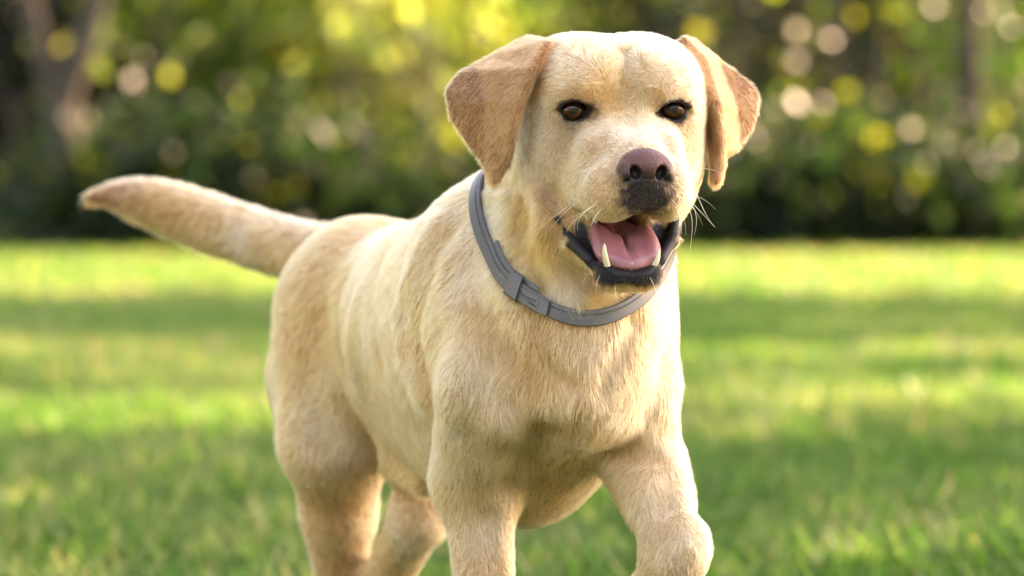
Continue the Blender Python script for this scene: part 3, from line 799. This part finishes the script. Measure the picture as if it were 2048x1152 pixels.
COMB = [(1270, 285, 1252, 245), (1240, 190, 1237, 130), (1180, 125, 1155, 85), (1310, 125, 1330, 88), (1240, 110, 1238, 75), (1130, 185, 1095, 165), (1100, 270, 1065, 300),
    (1160, 330, 1120, 352), (1200, 400, 1165, 420), (1210, 340, 1175, 365), (1230, 420, 1218, 436), (1330, 405, 1338, 430), (1370, 300, 1384, 340), (1386, 240, 1398, 270),
    (1140, 262, 1112, 292), (1085, 230, 1058, 250), (1355, 330, 1365, 370), (1370, 190, 1390, 180), (1200, 220, 1190, 180), (1300, 225, 1310, 185), (1280, 390, 1278, 405), (1255, 385, 1245, 405), (1310, 385, 1318, 405),
    (1060, 110, 1005, 150), (980, 150, 940, 200), (1000, 220, 990, 280), (985, 300, 987, 350), (930, 180, 925, 225), (1040, 170, 1025, 230), (1395, 110, 1425, 160), (1470, 170, 1490, 220), (1432, 220, 1436, 300), (1435, 320, 1434, 360),
    (1040, 400, 1028, 470), (1090, 460, 1100, 530), (1130, 560, 1150, 615), (1000, 420, 990, 480), (1070, 350, 1050, 400), (1200, 590, 1200, 620), (1270, 590, 1262, 620),
    (1190, 680, 1188, 760), (1120, 690, 1142, 760), (1010, 640, 1040, 720), (950, 560, 952, 640), (900, 480, 870, 540), (1250, 680, 1232, 760), (1310, 640, 1292, 720), (1330, 750, 1304, 820),
    (1080, 770, 1150, 832), (1180, 800, 1180, 870), (1270, 800, 1225, 852), (930, 720, 920, 800), (1000, 800, 1025, 860), (895, 850, 900, 920), (960, 920, 970, 980), (1300, 860, 1292, 900),
    (1060, 880, 1040, 950), (950, 1020, 955, 1120), (1010, 1040, 1010, 1120), (1290, 980, 1330, 1060), (1362, 1075, 1362, 1130), (1330, 1090, 1325, 1140), (1390, 1080, 1396, 1135), (1345, 1045, 1350, 1085), (1380, 980, 1395, 1050), (1120, 930, 1110, 1000),
    (820, 480, 770, 520), (780, 620, 750, 690), (820, 640, 815, 720), (700, 480, 650, 500), (740, 760, 745, 830), (640, 640, 620, 720), (590, 700, 588, 790), (640, 880, 652, 980), (680, 1050, 680, 1130),
    (830, 850, 805, 920), (560, 490, 480, 465), (400, 430, 300, 395), (260, 385, 190, 392), (480, 500, 400, 480), (1100, 980, 1075, 1020), (830, 1000, 840, 1060), (800, 1090, 770, 1140), (1160, 520, 1190, 550), (860, 700, 850, 780), (1130, 500, 1150, 540)]
_ca = hit([c[:2] for c in COMB], dog); _cb = hit([c[2:] for c in COMB], dog)
_ok = ~(np.isnan(_ca[:, 0]) | np.isnan(_cb[:, 0])); _ok &= np.linalg.norm(_cb - _ca, axis=1) < .09
_ca, _cb = _ca[_ok], _cb[_ok]
_cd = _cb - _ca; _cd /= np.linalg.norm(_cd, axis=1, keepdims=True)
print('comb strokes', len(_ca), 'of', len(COMB))
def comb(p):
    d = np.zeros_like(p); B = BD.local(p)
    base = -bu * .55 + np.array([0, 0, -.85]); d += base * 1500.0
    d += BD.world(np.stack([np.sign(B[:, 0]) * .3, np.zeros(len(p)), np.zeros(len(p))], 1)) * 0
    mid = (_ca + _cb) / 2
    for m, v in zip(mid, _cd):
        w = 1.0 / (((p - m) ** 2).sum(1) + 1.2e-4) ** 1.7
        d += v * w[:, None] * 1e-3
    return d / np.maximum(np.linalg.norm(d, axis=1, keepdims=True), 1e-9)

# ------------------------------------------------------------------ materials for the dog
def new_mat(name):
    m = bpy.data.materials.new(name); m.use_nodes = True
    return m, m.node_tree.nodes, m.node_tree.links, m.node_tree.nodes['Principled BSDF']
M_skin, n_, l_, b_ = new_mat('dog_skin')
a_ = n_.new('ShaderNodeAttribute'); a_.attribute_name = 'coat'
w_ = n_.new('ShaderNodeAttribute'); w_.attribute_name = 'wet'
l_.new(a_.outputs['Color'], b_.inputs['Base Color']); b_.inputs['Specular IOR Level'].default_value = .3
mr = n_.new('ShaderNodeMapRange'); mr.inputs[3].default_value = .9; mr.inputs[4].default_value = .33
l_.new(w_.outputs['Fac'], mr.inputs[0]); l_.new(mr.outputs[0], b_.inputs['Roughness'])
vo = n_.new('ShaderNodeTexVoronoi'); vo.inputs['Scale'].default_value = 700.0
tc = n_.new('ShaderNodeTexCoord'); l_.new(tc.outputs['Object'], vo.inputs['Vector'])
bp = n_.new('ShaderNodeBump'); bp.inputs['Strength'].default_value = .45; bp.inputs['Distance'].default_value = .0008
nl = n_.new('ShaderNodeTexNoise'); nl.inputs['Scale'].default_value = 260.0; nl.inputs['Detail'].default_value = 4; l_.new(tc.outputs['Object'], nl.inputs['Vector'])
ad = n_.new('ShaderNodeMath'); ad.operation = 'ADD'; l_.new(vo.outputs['Distance'], ad.inputs[0]); l_.new(nl.outputs['Fac'], ad.inputs[1])
l_.new(ad.outputs[0], bp.inputs['Height']); l_.new(bp.outputs[0], b_.inputs['Normal'])

M_fur = bpy.data.materials.new('fur'); M_fur.use_nodes = True
n_, l_ = M_fur.node_tree.nodes, M_fur.node_tree.links
n_.remove(n_['Principled BSDF'])
a_ = n_.new('ShaderNodeAttribute'); a_.attribute_name = 'hair_colour'
hp = n_.new('ShaderNodeBsdfHairPrincipled'); hp.model = 'CHIANG'; hp.parametrization = 'COLOR'
hp.inputs['Roughness'].default_value = .6; hp.inputs['Radial Roughness'].default_value = .65
hp.inputs['IOR'].default_value = 1.40
l_.new(a_.outputs['Color'], hp.inputs['Color'])
l_.new(hp.outputs[0], n_['Material Output'].inputs['Surface'])

M_whisk, n_, l_, b_ = new_mat('whisker'); b_.inputs['Base Color'].default_value = (.75, .66, .5, 1); b_.inputs['Roughness'].default_value = .4

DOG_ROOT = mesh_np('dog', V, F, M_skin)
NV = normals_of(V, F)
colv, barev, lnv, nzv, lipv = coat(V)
color_attr(DOG_ROOT.data, 'coat', np.where(barev[:, None] > .5, colv, colv * .5))  # skin under fur darkened so gaps between tufts look shaded
float_attr(DOG_ROOT.data, 'wet', np.clip(nzv + lipv * .55, 0, 1))
tag(DOG_ROOT, 'yellow labrador dog with open mouth trotting on the grass', 'dog')

# eyes
M_eye, n_, l_, b_ = new_mat('eye')
tc = n_.new('ShaderNodeTexCoord'); sx = n_.new('ShaderNodeSeparateXYZ'); l_.new(tc.outputs['Object'], sx.inputs[0])
cb = n_.new('ShaderNodeCombineXYZ'); l_.new(sx.outputs['X'], cb.inputs['X']); l_.new(sx.outputs['Z'], cb.inputs['Z'])
vl = n_.new('ShaderNodeVectorMath'); vl.operation = 'LENGTH'; l_.new(cb.outputs[0], vl.inputs[0])
mu = n_.new('ShaderNodeMath'); mu.operation = 'MULTIPLY'; mu.inputs[1].default_value = 84.0; l_.new(vl.outputs['Value'], mu.inputs[0])
rp = n_.new('ShaderNodeValToRGB'); l_.new(mu.outputs[0], rp.inputs[0])
el_ = rp.color_ramp.elements
el_[0].position = .28; el_[0].color = (.004, .003, .003, 1); el_[1].position = .36; el_[1].color = (.024, .009, .002, 1)
for ps, c in ((.50, (.060, .0145, .002, 1)), (.60, (.020, .006, .002, 1)), (.68, (.006, .004, .003, 1)), (.95, (.03, .022, .018, 1))):
    e_ = el_.new(ps); e_.color = c
l_.new(rp.outputs[0], b_.inputs['Base Color']); b_.inputs['Roughness'].default_value = .25
b_.inputs['Coat Weight'].default_value = 1.0; b_.inputs['Coat Roughness'].default_value = .02; b_.inputs['Coat IOR'].default_value = 1.40; b_.inputs['Specular IOR Level'].default_value = .1
def sphere_mesh(r, nu=40, nv=24):
    vs_ = []; fs_ = []
    for j in range(nv + 1):
        th = math.pi * j / nv
        for i in range(nu):
            ph = 2 * math.pi * i / nu
            vs_.append((r * math.sin(th) * math.cos(ph), r * math.cos(th), r * math.sin(th) * math.sin(ph)))
    for j in range(nv):
        for i in range(nu):
            fs_.append((j * nu + i, j * nu + (i + 1) % nu, (j + 1) * nu + (i + 1) % nu, (j + 1) * nu + i))
    return np.array(vs_), np.array(fs_)
for (px, py), sx_ in (((1147, 219), -1), ((1346, 217), 1)):
    vv, ff = sphere_mesh(.0122)
    o = mesh_np('eye', vv, ff[:, ::-1], M_eye, DOG_ROOT)
    c0 = HD.world(mm(sx_ * 43, -9.0, -1))
    pp = P(px, py, c0[1] - .014)      # the iris looks out here
    g = np.array([.03, -1, 0.01]); g /= np.linalg.norm(g)
    c0 = pp - g * .0122
    o.location = c0
    o.rotation_euler = Vector(g).to_track_quat('-Y', 'Z').to_euler()

# tongue
tg = Solid()
tg.add(E((0, 28, -108), (24, 38, 7), (-22, 0, 0)), .006, JAW)
tg.add(E((0, 53, -116), (25, 20, 6), (-34, 0, 0)), .010, JAW)
tg.add(E((20, 42, -107), (7, 26, 6), (-28, 0, 0)), .008, JAW)
tg.cut(C((0, 10, -96), (0, 82, -121), 2.2, 1.2), .007, JAW)
tc0 = JAW.world(mm(0, 45, -110))
ax_ = [np.arange(-.045, .0451, .0014)[:64] for _ in range(3)]
tv, tf = polygonize(tg, ax_[0] + tc0[0], ax_[1] + tc0[1], ax_[2] + tc0[2])
M_tongue, n_, l_, b_ = new_mat('tongue'); b_.inputs['Roughness'].default_value = .32
nt = n_.new('ShaderNodeTexNoise'); nt.inputs['Scale'].default_value = 90.0; cr = n_.new('ShaderNodeValToRGB')
cr.color_ramp.elements[0].color = (.24, .080, .085, 1); cr.color_ramp.elements[1].color = (.33, .135, .14, 1)
l_.new(nt.outputs['Fac'], cr.inputs[0]); l_.new(cr.outputs[0], b_.inputs['Base Color'])
b_.inputs['Subsurface Weight'].default_value = .3; b_.inputs['Subsurface Radius'].default_value = (.006, .002, .002)
vo = n_.new('ShaderNodeTexVoronoi'); vo.inputs['Scale'].default_value = 900.0
tc = n_.new('ShaderNodeTexCoord'); l_.new(tc.outputs['Object'], vo.inputs['Vector']); l_.new(tc.outputs['Object'], nt.inputs['Vector'])
bp = n_.new('ShaderNodeBump'); bp.inputs['Strength'].default_value = .25; bp.inputs['Distance'].default_value = .0005
l_.new(vo.outputs['Distance'], bp.inputs['Height']); l_.new(bp.outputs[0], b_.inputs['Normal'])
mesh_np('tongue', tv, tf, M_tongue, DOG_ROOT)

# teeth
M_tooth, n_, l_, b_ = new_mat('tooth'); b_.inputs['Base Color'].default_value = (.55, .48, .31, 1); b_.inputs['Roughness'].default_value = .22
def tooth(base, tip, r, bend=(0, 0, 0), flat=1.0):
    base, tip, bend = map(np.asarray, (base, tip, bend)); n = 7; m = 8; vs_ = []; fs_ = []
    d = tip - base; u = np.cross(d, (0, 1, .2)); u /= np.linalg.norm(u); w = np.cross(d, u); w /= np.linalg.norm(w)
    for i in range(n):
        t = i / (n - 1); c = base + d * t + bend * 4 * t * (1 - t); rr = r * math.sqrt(max(1 - t ** 1.6, .004))
        for j in range(m):
            a = 2 * math.pi * j / m; vs_.append(c + u * rr * math.cos(a) + w * rr * flat * math.sin(a))
    for i in range(n - 1):
        for j in range(m): fs_.append((i * m + j, i * m + (j + 1) % m, (i + 1) * m + (j + 1) % m, (i + 1) * m + j))
    return mesh_np('tooth', np.array(vs_), np.array(fs_), M_tooth, DOG_ROOT)
JD = Frame(JAW.o, JAW.ax)
tooth(JD.world(mm(-19, 66, -126)), JD.world(mm(-22.5, 70, -107)), .0028, bend=(-.001, -.001, 0))
tooth(JD.world(mm(20, 63, -126)), JD.world(mm(24, 64, -113)), .0030, bend=(.001, -.001, 0))
for x_, h_ in ((-12.5, 4.0), (-8.5, 3.2), (-4, 2.4), (.5, 2.6), (5, 2.2), (9.5, 3.0), (13, 3.4)):
    tooth(JD.world(mm(x_, 67 - abs(x_) * .28, -129)), JD.world(mm(x_ * 1.04, 70 - abs(x_) * .28, -125.6 + h_)), .0019, flat=.7)
tooth(HD.world(mm(-31, 42, -84)), HD.world(mm(-30.5, 42, -93)), .0034)
tooth(HD.world(mm(-35, 30, -82)), HD.world(mm(-34, 30, -92)), .0042)
# ------------------------------------------------------------------ collar
NECK_C = (nk0 + nk1) / 2 + np.array([.0, .0, -.005])
COL_PIX = [(966, 385), (955, 430), (972, 505), (1020, 567), (1095, 608), (1190, 628), (1255, 616), (1300, 578)]
cp = hit(COL_PIX, dog); cp = cp[~np.isnan(cp[:, 0])]
cc = cp.mean(0); _, _, vt = np.linalg.svd(cp - cc); CN = vt[2]
CN = CN if CN[2] > 0 else -CN                             # the plane of the collar
c0 = NECK_C - CN * ((NECK_C - cc) @ CN)
e1 = np.cross(CN, (0, 1, 0)); e1 /= np.linalg.norm(e1); e2 = np.cross(CN, e1)
NC = 144
ang = np.arange(NC) * 2 * math.pi / NC
dirs = np.cos(ang)[:, None] * e1 + np.sin(ang)[:, None] * e2
t = np.full(NC, .02)
for _ in range(60): t = t + np.clip(-dog.eval(c0 + dirs * t[:, None]), -.02, .02) * .7
t = np.clip(t, .05, .16)
for _ in range(10): t = .25 * np.roll(t, 1) + .5 * t + .25 * np.roll(t, -1)
print('collar radius', t.min(), t.max(), 'normal', CN, 'err', np.abs((cp - cc) @ CN).max())
loop_r = t
# visible run: pull the loop onto the photograph's band and give the hair room
def loop_pt(a, out, up):
    """point on the collar at angle a (rad): `out` from the skin, `up` along the neck"""
    a = np.atleast_1d(a); k = a / (2 * math.pi) * NC
    r = np.interp(k % NC, np.arange(NC + 1), np.append(loop_r, loop_r[0]))
    d = np.cos(a)[:, None] * e1 + np.sin(a)[:, None] * e2
    # tilt of the neck's side against the collar plane
    return c0 + d * (r + out)[:, None] + CN * np.atleast_1d(up)[:, None]
_ap = [(1022, 566), (1098, 612), (985, 505), (1075, 595)]
_aq = dict(zip(_ap, hit(_ap, dog)))
def angle_of(px, py):
    q = _aq[(px, py)] - c0; return math.atan2(q @ e2, q @ e1)
# local lean of the neck surface so the strap lies flat on it
lean = np.zeros(NC)
for i in range(NC):
    pass
def radius_at(up):
    t = loop_r.copy()
    for _ in range(30): t = t + np.clip(-dog.eval(c0 + CN * up + dirs * t[:, None]), -.01, .01) * .7
    t = np.clip(t, .05, .16)
    for _ in range(10): t = .25 * np.roll(t, 1) + .5 * t + .25 * np.roll(t, -1)
    return t
lean = (radius_at(.008) - radius_at(-.008)) / .016
lean = np.clip(lean, -.8, .8)
def strap_pt(a, out, up):
    a = np.atleast_1d(np.asarray(a, float)); k = (a / (2 * math.pi) * NC) % NC
    s = np.interp(k, np.arange(NC + 1), np.append(lean, lean[0]))
    c = 1 / np.sqrt(1 + s * s)
    return loop_pt(a, out * c + s * up * c, up * c - out * s * c)
def sweep(name, angs, prof, mat, parent, closed, taper=None):
    """prof: list of (out, up); swept along the collar"""
    n, m = len(angs), len(prof); vs_ = []
    for i, (o_, u_) in enumerate(prof):
        k = np.ones(n) if taper is None else taper
        vs_.append(strap_pt(angs, np.full(n, o_), u_ * k))
    vs_ = np.stack(vs_, 1).reshape(-1, 3); fs_ = []
    for i in range(n if closed else n - 1):
        for j in range(m):
            fs_.append((i * m + j, i * m + (j + 1) % m, ((i + 1) % n) * m + (j + 1) % m, ((i + 1) % n) * m + j))
    fs_ = np.array(fs_)
    o = mesh_np(name, vs_, fs_, mat, parent, smooth=True)
    if not closed:
        import bmesh
        bm = bmesh.new(); bm.from_mesh(o.data); bmesh.ops.holes_fill(bm, edges=bm.edges[:], sides=0); bm.to_mesh(o.data); bm.free()
    import bmesh
    bm = bmesh.new(); bm.from_mesh(o.data); bmesh.ops.recalc_face_normals(bm, faces=bm.faces[:])
    for e in bm.edges:
        if len(e.link_faces) == 2 and e.calc_face_angle(0) > R(28): e.smooth = False
    bm.to_mesh(o.data); bm.free()
    return o
M_col, n_, l_, b_ = new_mat('collar_rubber')
nt = n_.new('ShaderNodeTexNoise'); nt.inputs['Scale'].default_value = 60.0; nt.inputs['Detail'].default_value = 6
cr = n_.new('ShaderNodeValToRGB'); cr.color_ramp.elements[0].color = (.055, .054, .050, 1); cr.color_ramp.elements[1].color = (.082, .080, .075, 1)
tc = n_.new('ShaderNodeTexCoord'); l_.new(tc.outputs['Object'], nt.inputs['Vector']); l_.new(nt.outputs['Fac'], cr.inputs[0]); l_.new(cr.outputs[0], b_.inputs['Base Color'])
b_.inputs['Roughness'].default_value = .48
nt2 = n_.new('ShaderNodeTexNoise'); nt2.inputs['Scale'].default_value = 1500.0; l_.new(tc.outputs['Object'], nt2.inputs['Vector'])
bp = n_.new('ShaderNodeBump'); bp.inputs['Strength'].default_value = .12; bp.inputs['Distance'].default_value = .0004; l_.new(nt2.outputs['Fac'], bp.inputs['Height']); l_.new(bp.outputs[0], b_.inputs['Normal'])
M_ink, n_, l_, b_ = new_mat('lettering'); b_.inputs['Base Color'].default_value = (.02, .02, .022, 1); b_.inputs['Roughness'].default_value = .6

COLLAR = bpy.data.objects.new('dog_collar', None); link(COLLAR)
COLLAR.location = (0, 0, 0)
tag(COLLAR, 'grey rubber flea collar with keeper loop around the dog\'s neck', 'collar')
O0 = .0022
hw = .0068
prof = [(O0, -hw), (O0 + .0026, -hw), (O0 + .0034, -hw + .0008), (O0 + .0034, hw * .28), (O0 + .0026, hw * .34), (O0 + .0026, hw * .42), (O0 + .0034, hw * .5), (O0 + .0032, hw - .0008), (O0 + .0024, hw), (O0, hw)]
strap = sweep('strap', ang, prof, M_col, COLLAR, True)
aK = angle_of(1022, 566); aT = angle_of(1098, 612)
def arange_ang(a, b, n):
    d = (b - a + math.pi) % (2 * math.pi) - math.pi
    return a + d * np.linspace(0, 1, n)
# second layer of strap under the keeper, ends in a tab
O1 = O0 + .0036
g = arange_ang(aK, aT, 26); u_ = np.linspace(0, 1, 26); tp = np.where(u_ > .9, np.sqrt(np.clip(1 - ((u_ - .9) / .105) ** 2, .05, 1)) * .28 + .72, 1.0)
pr2 = [(O1, -hw * 1.12), (O1 + .0024, -hw * 1.12), (O1 + .0031, -hw), (O1 + .0031, hw * .75), (O1 + .0026, hw * .80), (O1 + .0031, hw * .85), (O1 + .0029, hw * 1.05), (O1 + .002, hw * 1.12), (O1, hw * 1.12)]
sweep('end_tab', g, pr2, M_col, COLLAR, False, tp)
# inner overlapping strap edge seen above the outer one
pr3 = [(O0 - .001, hw * .9), (O0 + .001, hw * .9), (O0 + .0022, hw * 1.15), (O0 + .0022, hw * 1.55), (O0 + .001, hw * 1.8), (O0 - .001, hw * 1.8)]
sweep('inner_strap', arange_ang(angle_of(985, 505), angle_of(1075, 595), 26), pr3, M_col, COLLAR, False)
da = .075
kp = [(O0 - .001, -hw * 1.28), (O1 + .0045, -hw * 1.28), (O1 + .0060, -hw * 1.05), (O1 + .0060, hw * 1.35), (O1 + .0045, hw * 1.75), (O0 - .001, hw * 1.85)]
sweep('keeper_loop', arange_ang(aK - .0, aK + math.copysign(da, ((aT - aK + math.pi) % (2 * math.pi)) - math.pi) * 1.25, 5), kp, M_col, COLLAR, False)
# raised name plate and its lettering
gp = arange_ang(arange_ang(aK, aT, 11)[3], arange_ang(aK, aT, 11)[8], 14)
O2 = O1 + .0031
sweep('name_plate', gp, [(O2 - .0004, -hw * .62), (O2 + .0003, -hw * .62), (O2 + .0005, -hw * .55), (O2 + .0005, hw * .42), (O2 + .0003, hw * .5), (O2 - .0004, hw * .5)], M_col, COLLAR, False)
def lettering(text, a0, a1, up0, size, mirror=False):
    cu = bpy.data.curves.new('lettering', 'FONT'); cu.body = text; cu.size = 1.0; cu.extrude = 0
    ob = bpy.data.objects.new('lettering', cu); link(ob)
    dg = bpy.context.evaluated_depsgraph_get(); me = bpy.data.meshes.new_from_object(ob.evaluated_get(dg))
    bpy.data.objects.remove(ob)
    co = np.empty(len(me.vertices) * 3, np.float32); me.vertices.foreach_get('co', co); co = co.reshape(-1, 3).astype(float)
    if mirror: co[:, 0] = co[:, 0].max() - co[:, 0]
    w = co[:, 0].max()
    d = (a1 - a0 + math.pi) % (2 * math.pi) - math.pi
    aa = a0 + d * co[:, 0] / w
    pts = strap_pt(aa, np.full(len(aa), O2 + .0008), up0 + co[:, 1] * size)
    me.vertices.foreach_set('co', pts.astype(np.float32).ravel()); me.update()
    o = bpy.data.objects.new('lettering', me); link(o, COLLAR); me.materials.append(M_ink)
    so = o.modifiers.new('thickness', 'SOLIDIFY'); so.thickness = .0003
    return o
ga = arange_ang(aK, aT, 101)
lettering('F', ga[33], ga[38], -hw * .18, .0052, True)
lettering('cerossTs*', ga[39], ga[74], -hw * .22, .0042)
lettering('ommnm', ga[58], ga[74], -hw * .55, .0024)

# ------------------------------------------------------------------ fur
def collar_near(p):
    """(distance to the collar band along the neck, signed up) for points near the loop"""
    q = p - c0; up = q @ CN; r = np.linalg.norm(q - up[:, None] * CN, axis=1)
    return np.where((r < .17) & (p[:, 2] > .38), up, 9.0)
def build_fur(count, seed=5):
    rs = np.random.RandomState(seed)
    tri = np.concatenate([F[:, [0, 1, 2]], F[:, [0, 2, 3]]])
    a, b, c = V[tri[:, 0]], V[tri[:, 1]], V[tri[:, 2]]
    fn = np.cross(b - a, c - a); area = np.linalg.norm(fn, axis=1) / 2
    fn /= np.maximum(area[:, None] * 2, 1e-12)
    cen = (a + b + c) / 3
    vd = np.array([0, CAM_Y, CAM_Z]) - cen; vd /= np.linalg.norm(vd, axis=1, keepdims=True)
    face = np.einsum('ij,ij->i', fn, vd)
    vis = .16 + .84 * sstep(-.45, .0, face)
    pxz = 1 - .75 * sstep(.20, .14, cen[:, 2])           # paws lie below the frame
    Hc = HD.local(cen); hd = (np.abs(Hc[:, 0]) < .11) & (Hc[:, 1] > -.09) & (Hc[:, 2] > -.16)
    dens = np.where(hd, 3.2, 1.0) * (1 - .5 * sstep(.35, .6, cen[:, 1]))
    bare_t = barev[tri].mean(1)
    w = area * vis * dens * pxz * (bare_t < .5)
    w /= w.sum()
    ti = np.searchsorted(np.cumsum(w), rs.rand(count)); ti = np.clip(ti, 0, len(tri) - 1)
    u, v = rs.rand(count), rs.rand(count); fl = u + v > 1; u[fl], v[fl] = 1 - u[fl], 1 - v[fl]
    wt = np.stack([1 - u - v, u, v], 1)
    T = tri[ti]
    root = (V[T] * wt[:, :, None]).sum(1); nr = (NV[T] * wt[:, :, None]).sum(1); nr /= np.linalg.norm(nr, axis=1, keepdims=True)
    ln = (lnv[T] * wt).sum(1); col = (colv[T] * wt[:, :, None]).sum(1); br = (barev[T] * wt).sum(1)
    keep = br < .35 + .2 * rs.rand(count)
    up = collar_near(root); keep &= ~((up > -hw * .35) & (up < hw * .75))
    root, nr, ln, col, up = root[keep], nr[keep], ln[keep], col[keep], up[keep]
    n = len(root)
    d = comb(root)
    # whorls and drift
    for ax in range(3): d[:, ax] += .28 * noise3(root, .030, 20 + ax) + .16 * noise3(root, .011, 24 + ax)
    d -= nr * np.einsum('ij,ij->i', d, nr)[:, None]
    d /= np.maximum(np.linalg.norm(d, axis=1, keepdims=True), 1e-9)
    side = np.cross(nr, d)
    ln = ln * (.72 + .5 * rs.rand(n)) * (1 + .18 * noise3(root, .012, 30))
    strip = (up > hw * .7) & (up < .030); ln = np.where(strip, np.minimum(ln, .013), ln)
    strip = (up < -hw * .3) & (up > -.010); ln = np.where(strip, np.minimum(ln, .010), ln)
    # tufts: tips drawn together by a noise field that lives on the skin
    sc_ = np.where(ln < .009, .0030, .0062)
    e = .0006
    def cl(q): return noise3(q, .0062, 40) + .7 * noise3(q, .0030, 41)
    gs = (cl(root + side * e) - cl(root - side * e)) / (2 * e)
    gd = (cl(root + d * e) - cl(root - d * e)) / (2 * e)
    lift = .21 + .07 * rs.randn(n) + .08 * noise3(root, .008, 43) + .16 * sstep(.008, .004, ln)
    longer = sstep(.006, .013, ln)
    pull = np.clip(gs * .00045, -.55, .55) * (.55 + .45 * longer) + .08 * rs.randn(n)
    K = 5
    pts = np.empty((n, K, 3))
    for i in range(K):
        s = i / (K - 1)
        tang = d * (s * ln)[:, None]
        h = ln * (np.clip(lift, .08, .7) * (s - .42 * s * s)) + np.clip(gd, -250, 250) * 2.2e-6 * s
        pts[:, i] = root - nr * (.0004 - .0011 * s) + tang + nr * h[:, None] + side * (pull * ln * s * s)[:, None]
    # colour: per hair variation, plus shade painted between tufts and in scattered hairs, darker roots are left to the light
    hv = rs.randn(n) * .07 + .15 * cl(root)
    col = col * (1 + hv)[:, None]
    col = np.where((rs.rand(n) < .14)[:, None], col * .62, col)
    col = np.clip(col, .006, .93)
    rad = np.where(ln < .0065, .000100, .000145) * (.8 + .5 * rs.rand(n))
    far = sstep(.3, .6, root[:, 1]); rad = rad * (1 + .8 * far)
    return pts.astype(np.float32), col.astype(np.float32), rad.astype(np.float32)

def curves_obj(name, pts, rad, mat, parent, col=None, tipr=.25):
    n, K, _ = pts.shape
    hc = bpy.data.hair_curves.new(name); hc.add_curves([K] * n)
    hc.attributes['position'].data.foreach_set('vector', pts.reshape(-1, 3).ravel())
    prof = np.linspace(1, tipr, K) ** .8
    ra = hc.attributes.get('radius') or hc.attributes.new('radius', 'FLOAT', 'POINT')
    ra.data.foreach_set('value', (rad[:, None] * prof[None]).ravel().astype(np.float32))
    if col is not None:
        a = hc.attributes.new('hair_colour', 'FLOAT_COLOR', 'CURVE')
        c4 = np.ones((n, 4), np.float32); c4[:, :3] = col; a.data.foreach_set('color', c4.ravel())
    hc.materials.append(mat)
    o = bpy.data.objects.new(name, hc); link(o, parent); return o
NFUR = 420000
if NFUR:
    _t = time.time()
    fp, fc, fr = build_fur(NFUR)
    FUR = curves_obj('fur', fp, fr, M_fur, DOG_ROOT, fc); tag(FUR, kind='stuff')
    print('fur', len(fp), time.time() - _t)
scene.cycles_curves.shape = 'RIBBONS'
scene.cycles_curves.subdivisions = 2

# whiskers: base pixel, bend pixel, tip pixel, how far they come forward
WH = [((1165, 425), (1140, 452), (1132, 470), .01), ((1172, 428), (1152, 440), (1150, 465), .012), ((1385, 365), (1410, 425), (1430, 453), .0), ((1378, 400), (1398, 420), (1430, 455), .0),
      ((1372, 415), (1384, 440), (1380, 500), .0), ((1368, 425), (1376, 460), (1378, 495), .0), ((1375, 400), (1392, 430), (1388, 470), .0), ((1395, 335), (1425, 340), (1452, 350), .0),
      ((1150, 400), (1120, 425), (1060, 470), .01), ((1160, 405), (1135, 420), (1098, 462), .01), ((1180, 545), (1168, 560), (1165, 580), .01), ((1325, 540), (1338, 560), (1342, 580), 0), ((1230, 570), (1232, 590), (1236, 606), 0), ((1185, 410), (1160, 436), (1156, 460), .012),
      ((1195, 405), (1165, 425), (1125, 440), .012), ((1205, 415), (1185, 445), (1178, 475), .012), ((1345, 400), (1365, 430), (1372, 470), 0), ((1352, 390), (1385, 415), (1405, 450), 0), ((1350, 410), (1362, 450), (1358, 490), 0), ((1360, 385), (1400, 395), (1432, 420), 0), ((1200, 550), (1192, 575), (1194, 600), .008), ((1300, 555), (1312, 580), (1318, 600), 0)]
wp = []
for (b0, b1, b2, fw), q in zip(WH, hit([w[0] for w in WH], dog)):
    if np.isnan(q[0]): continue
    y0 = q[1]; p1 = P(b1[0], b1[1], y0 - fw); p2 = P(b2[0], b2[1], y0 - fw * .5)
    s = np.linspace(0, 1, 8)[:, None]
    ctrl = 2 * p1 - (q + p2) / 2
    wp.append((1 - s) ** 2 * q + 2 * s * (1 - s) * ctrl + s * s * p2)
if wp:
    W = curves_obj('whiskers', np.array(wp, np.float32), np.linspace(.00026, .00016, len(wp)), M_whisk, DOG_ROOT, tipr=.15); tag(W, kind='stuff')
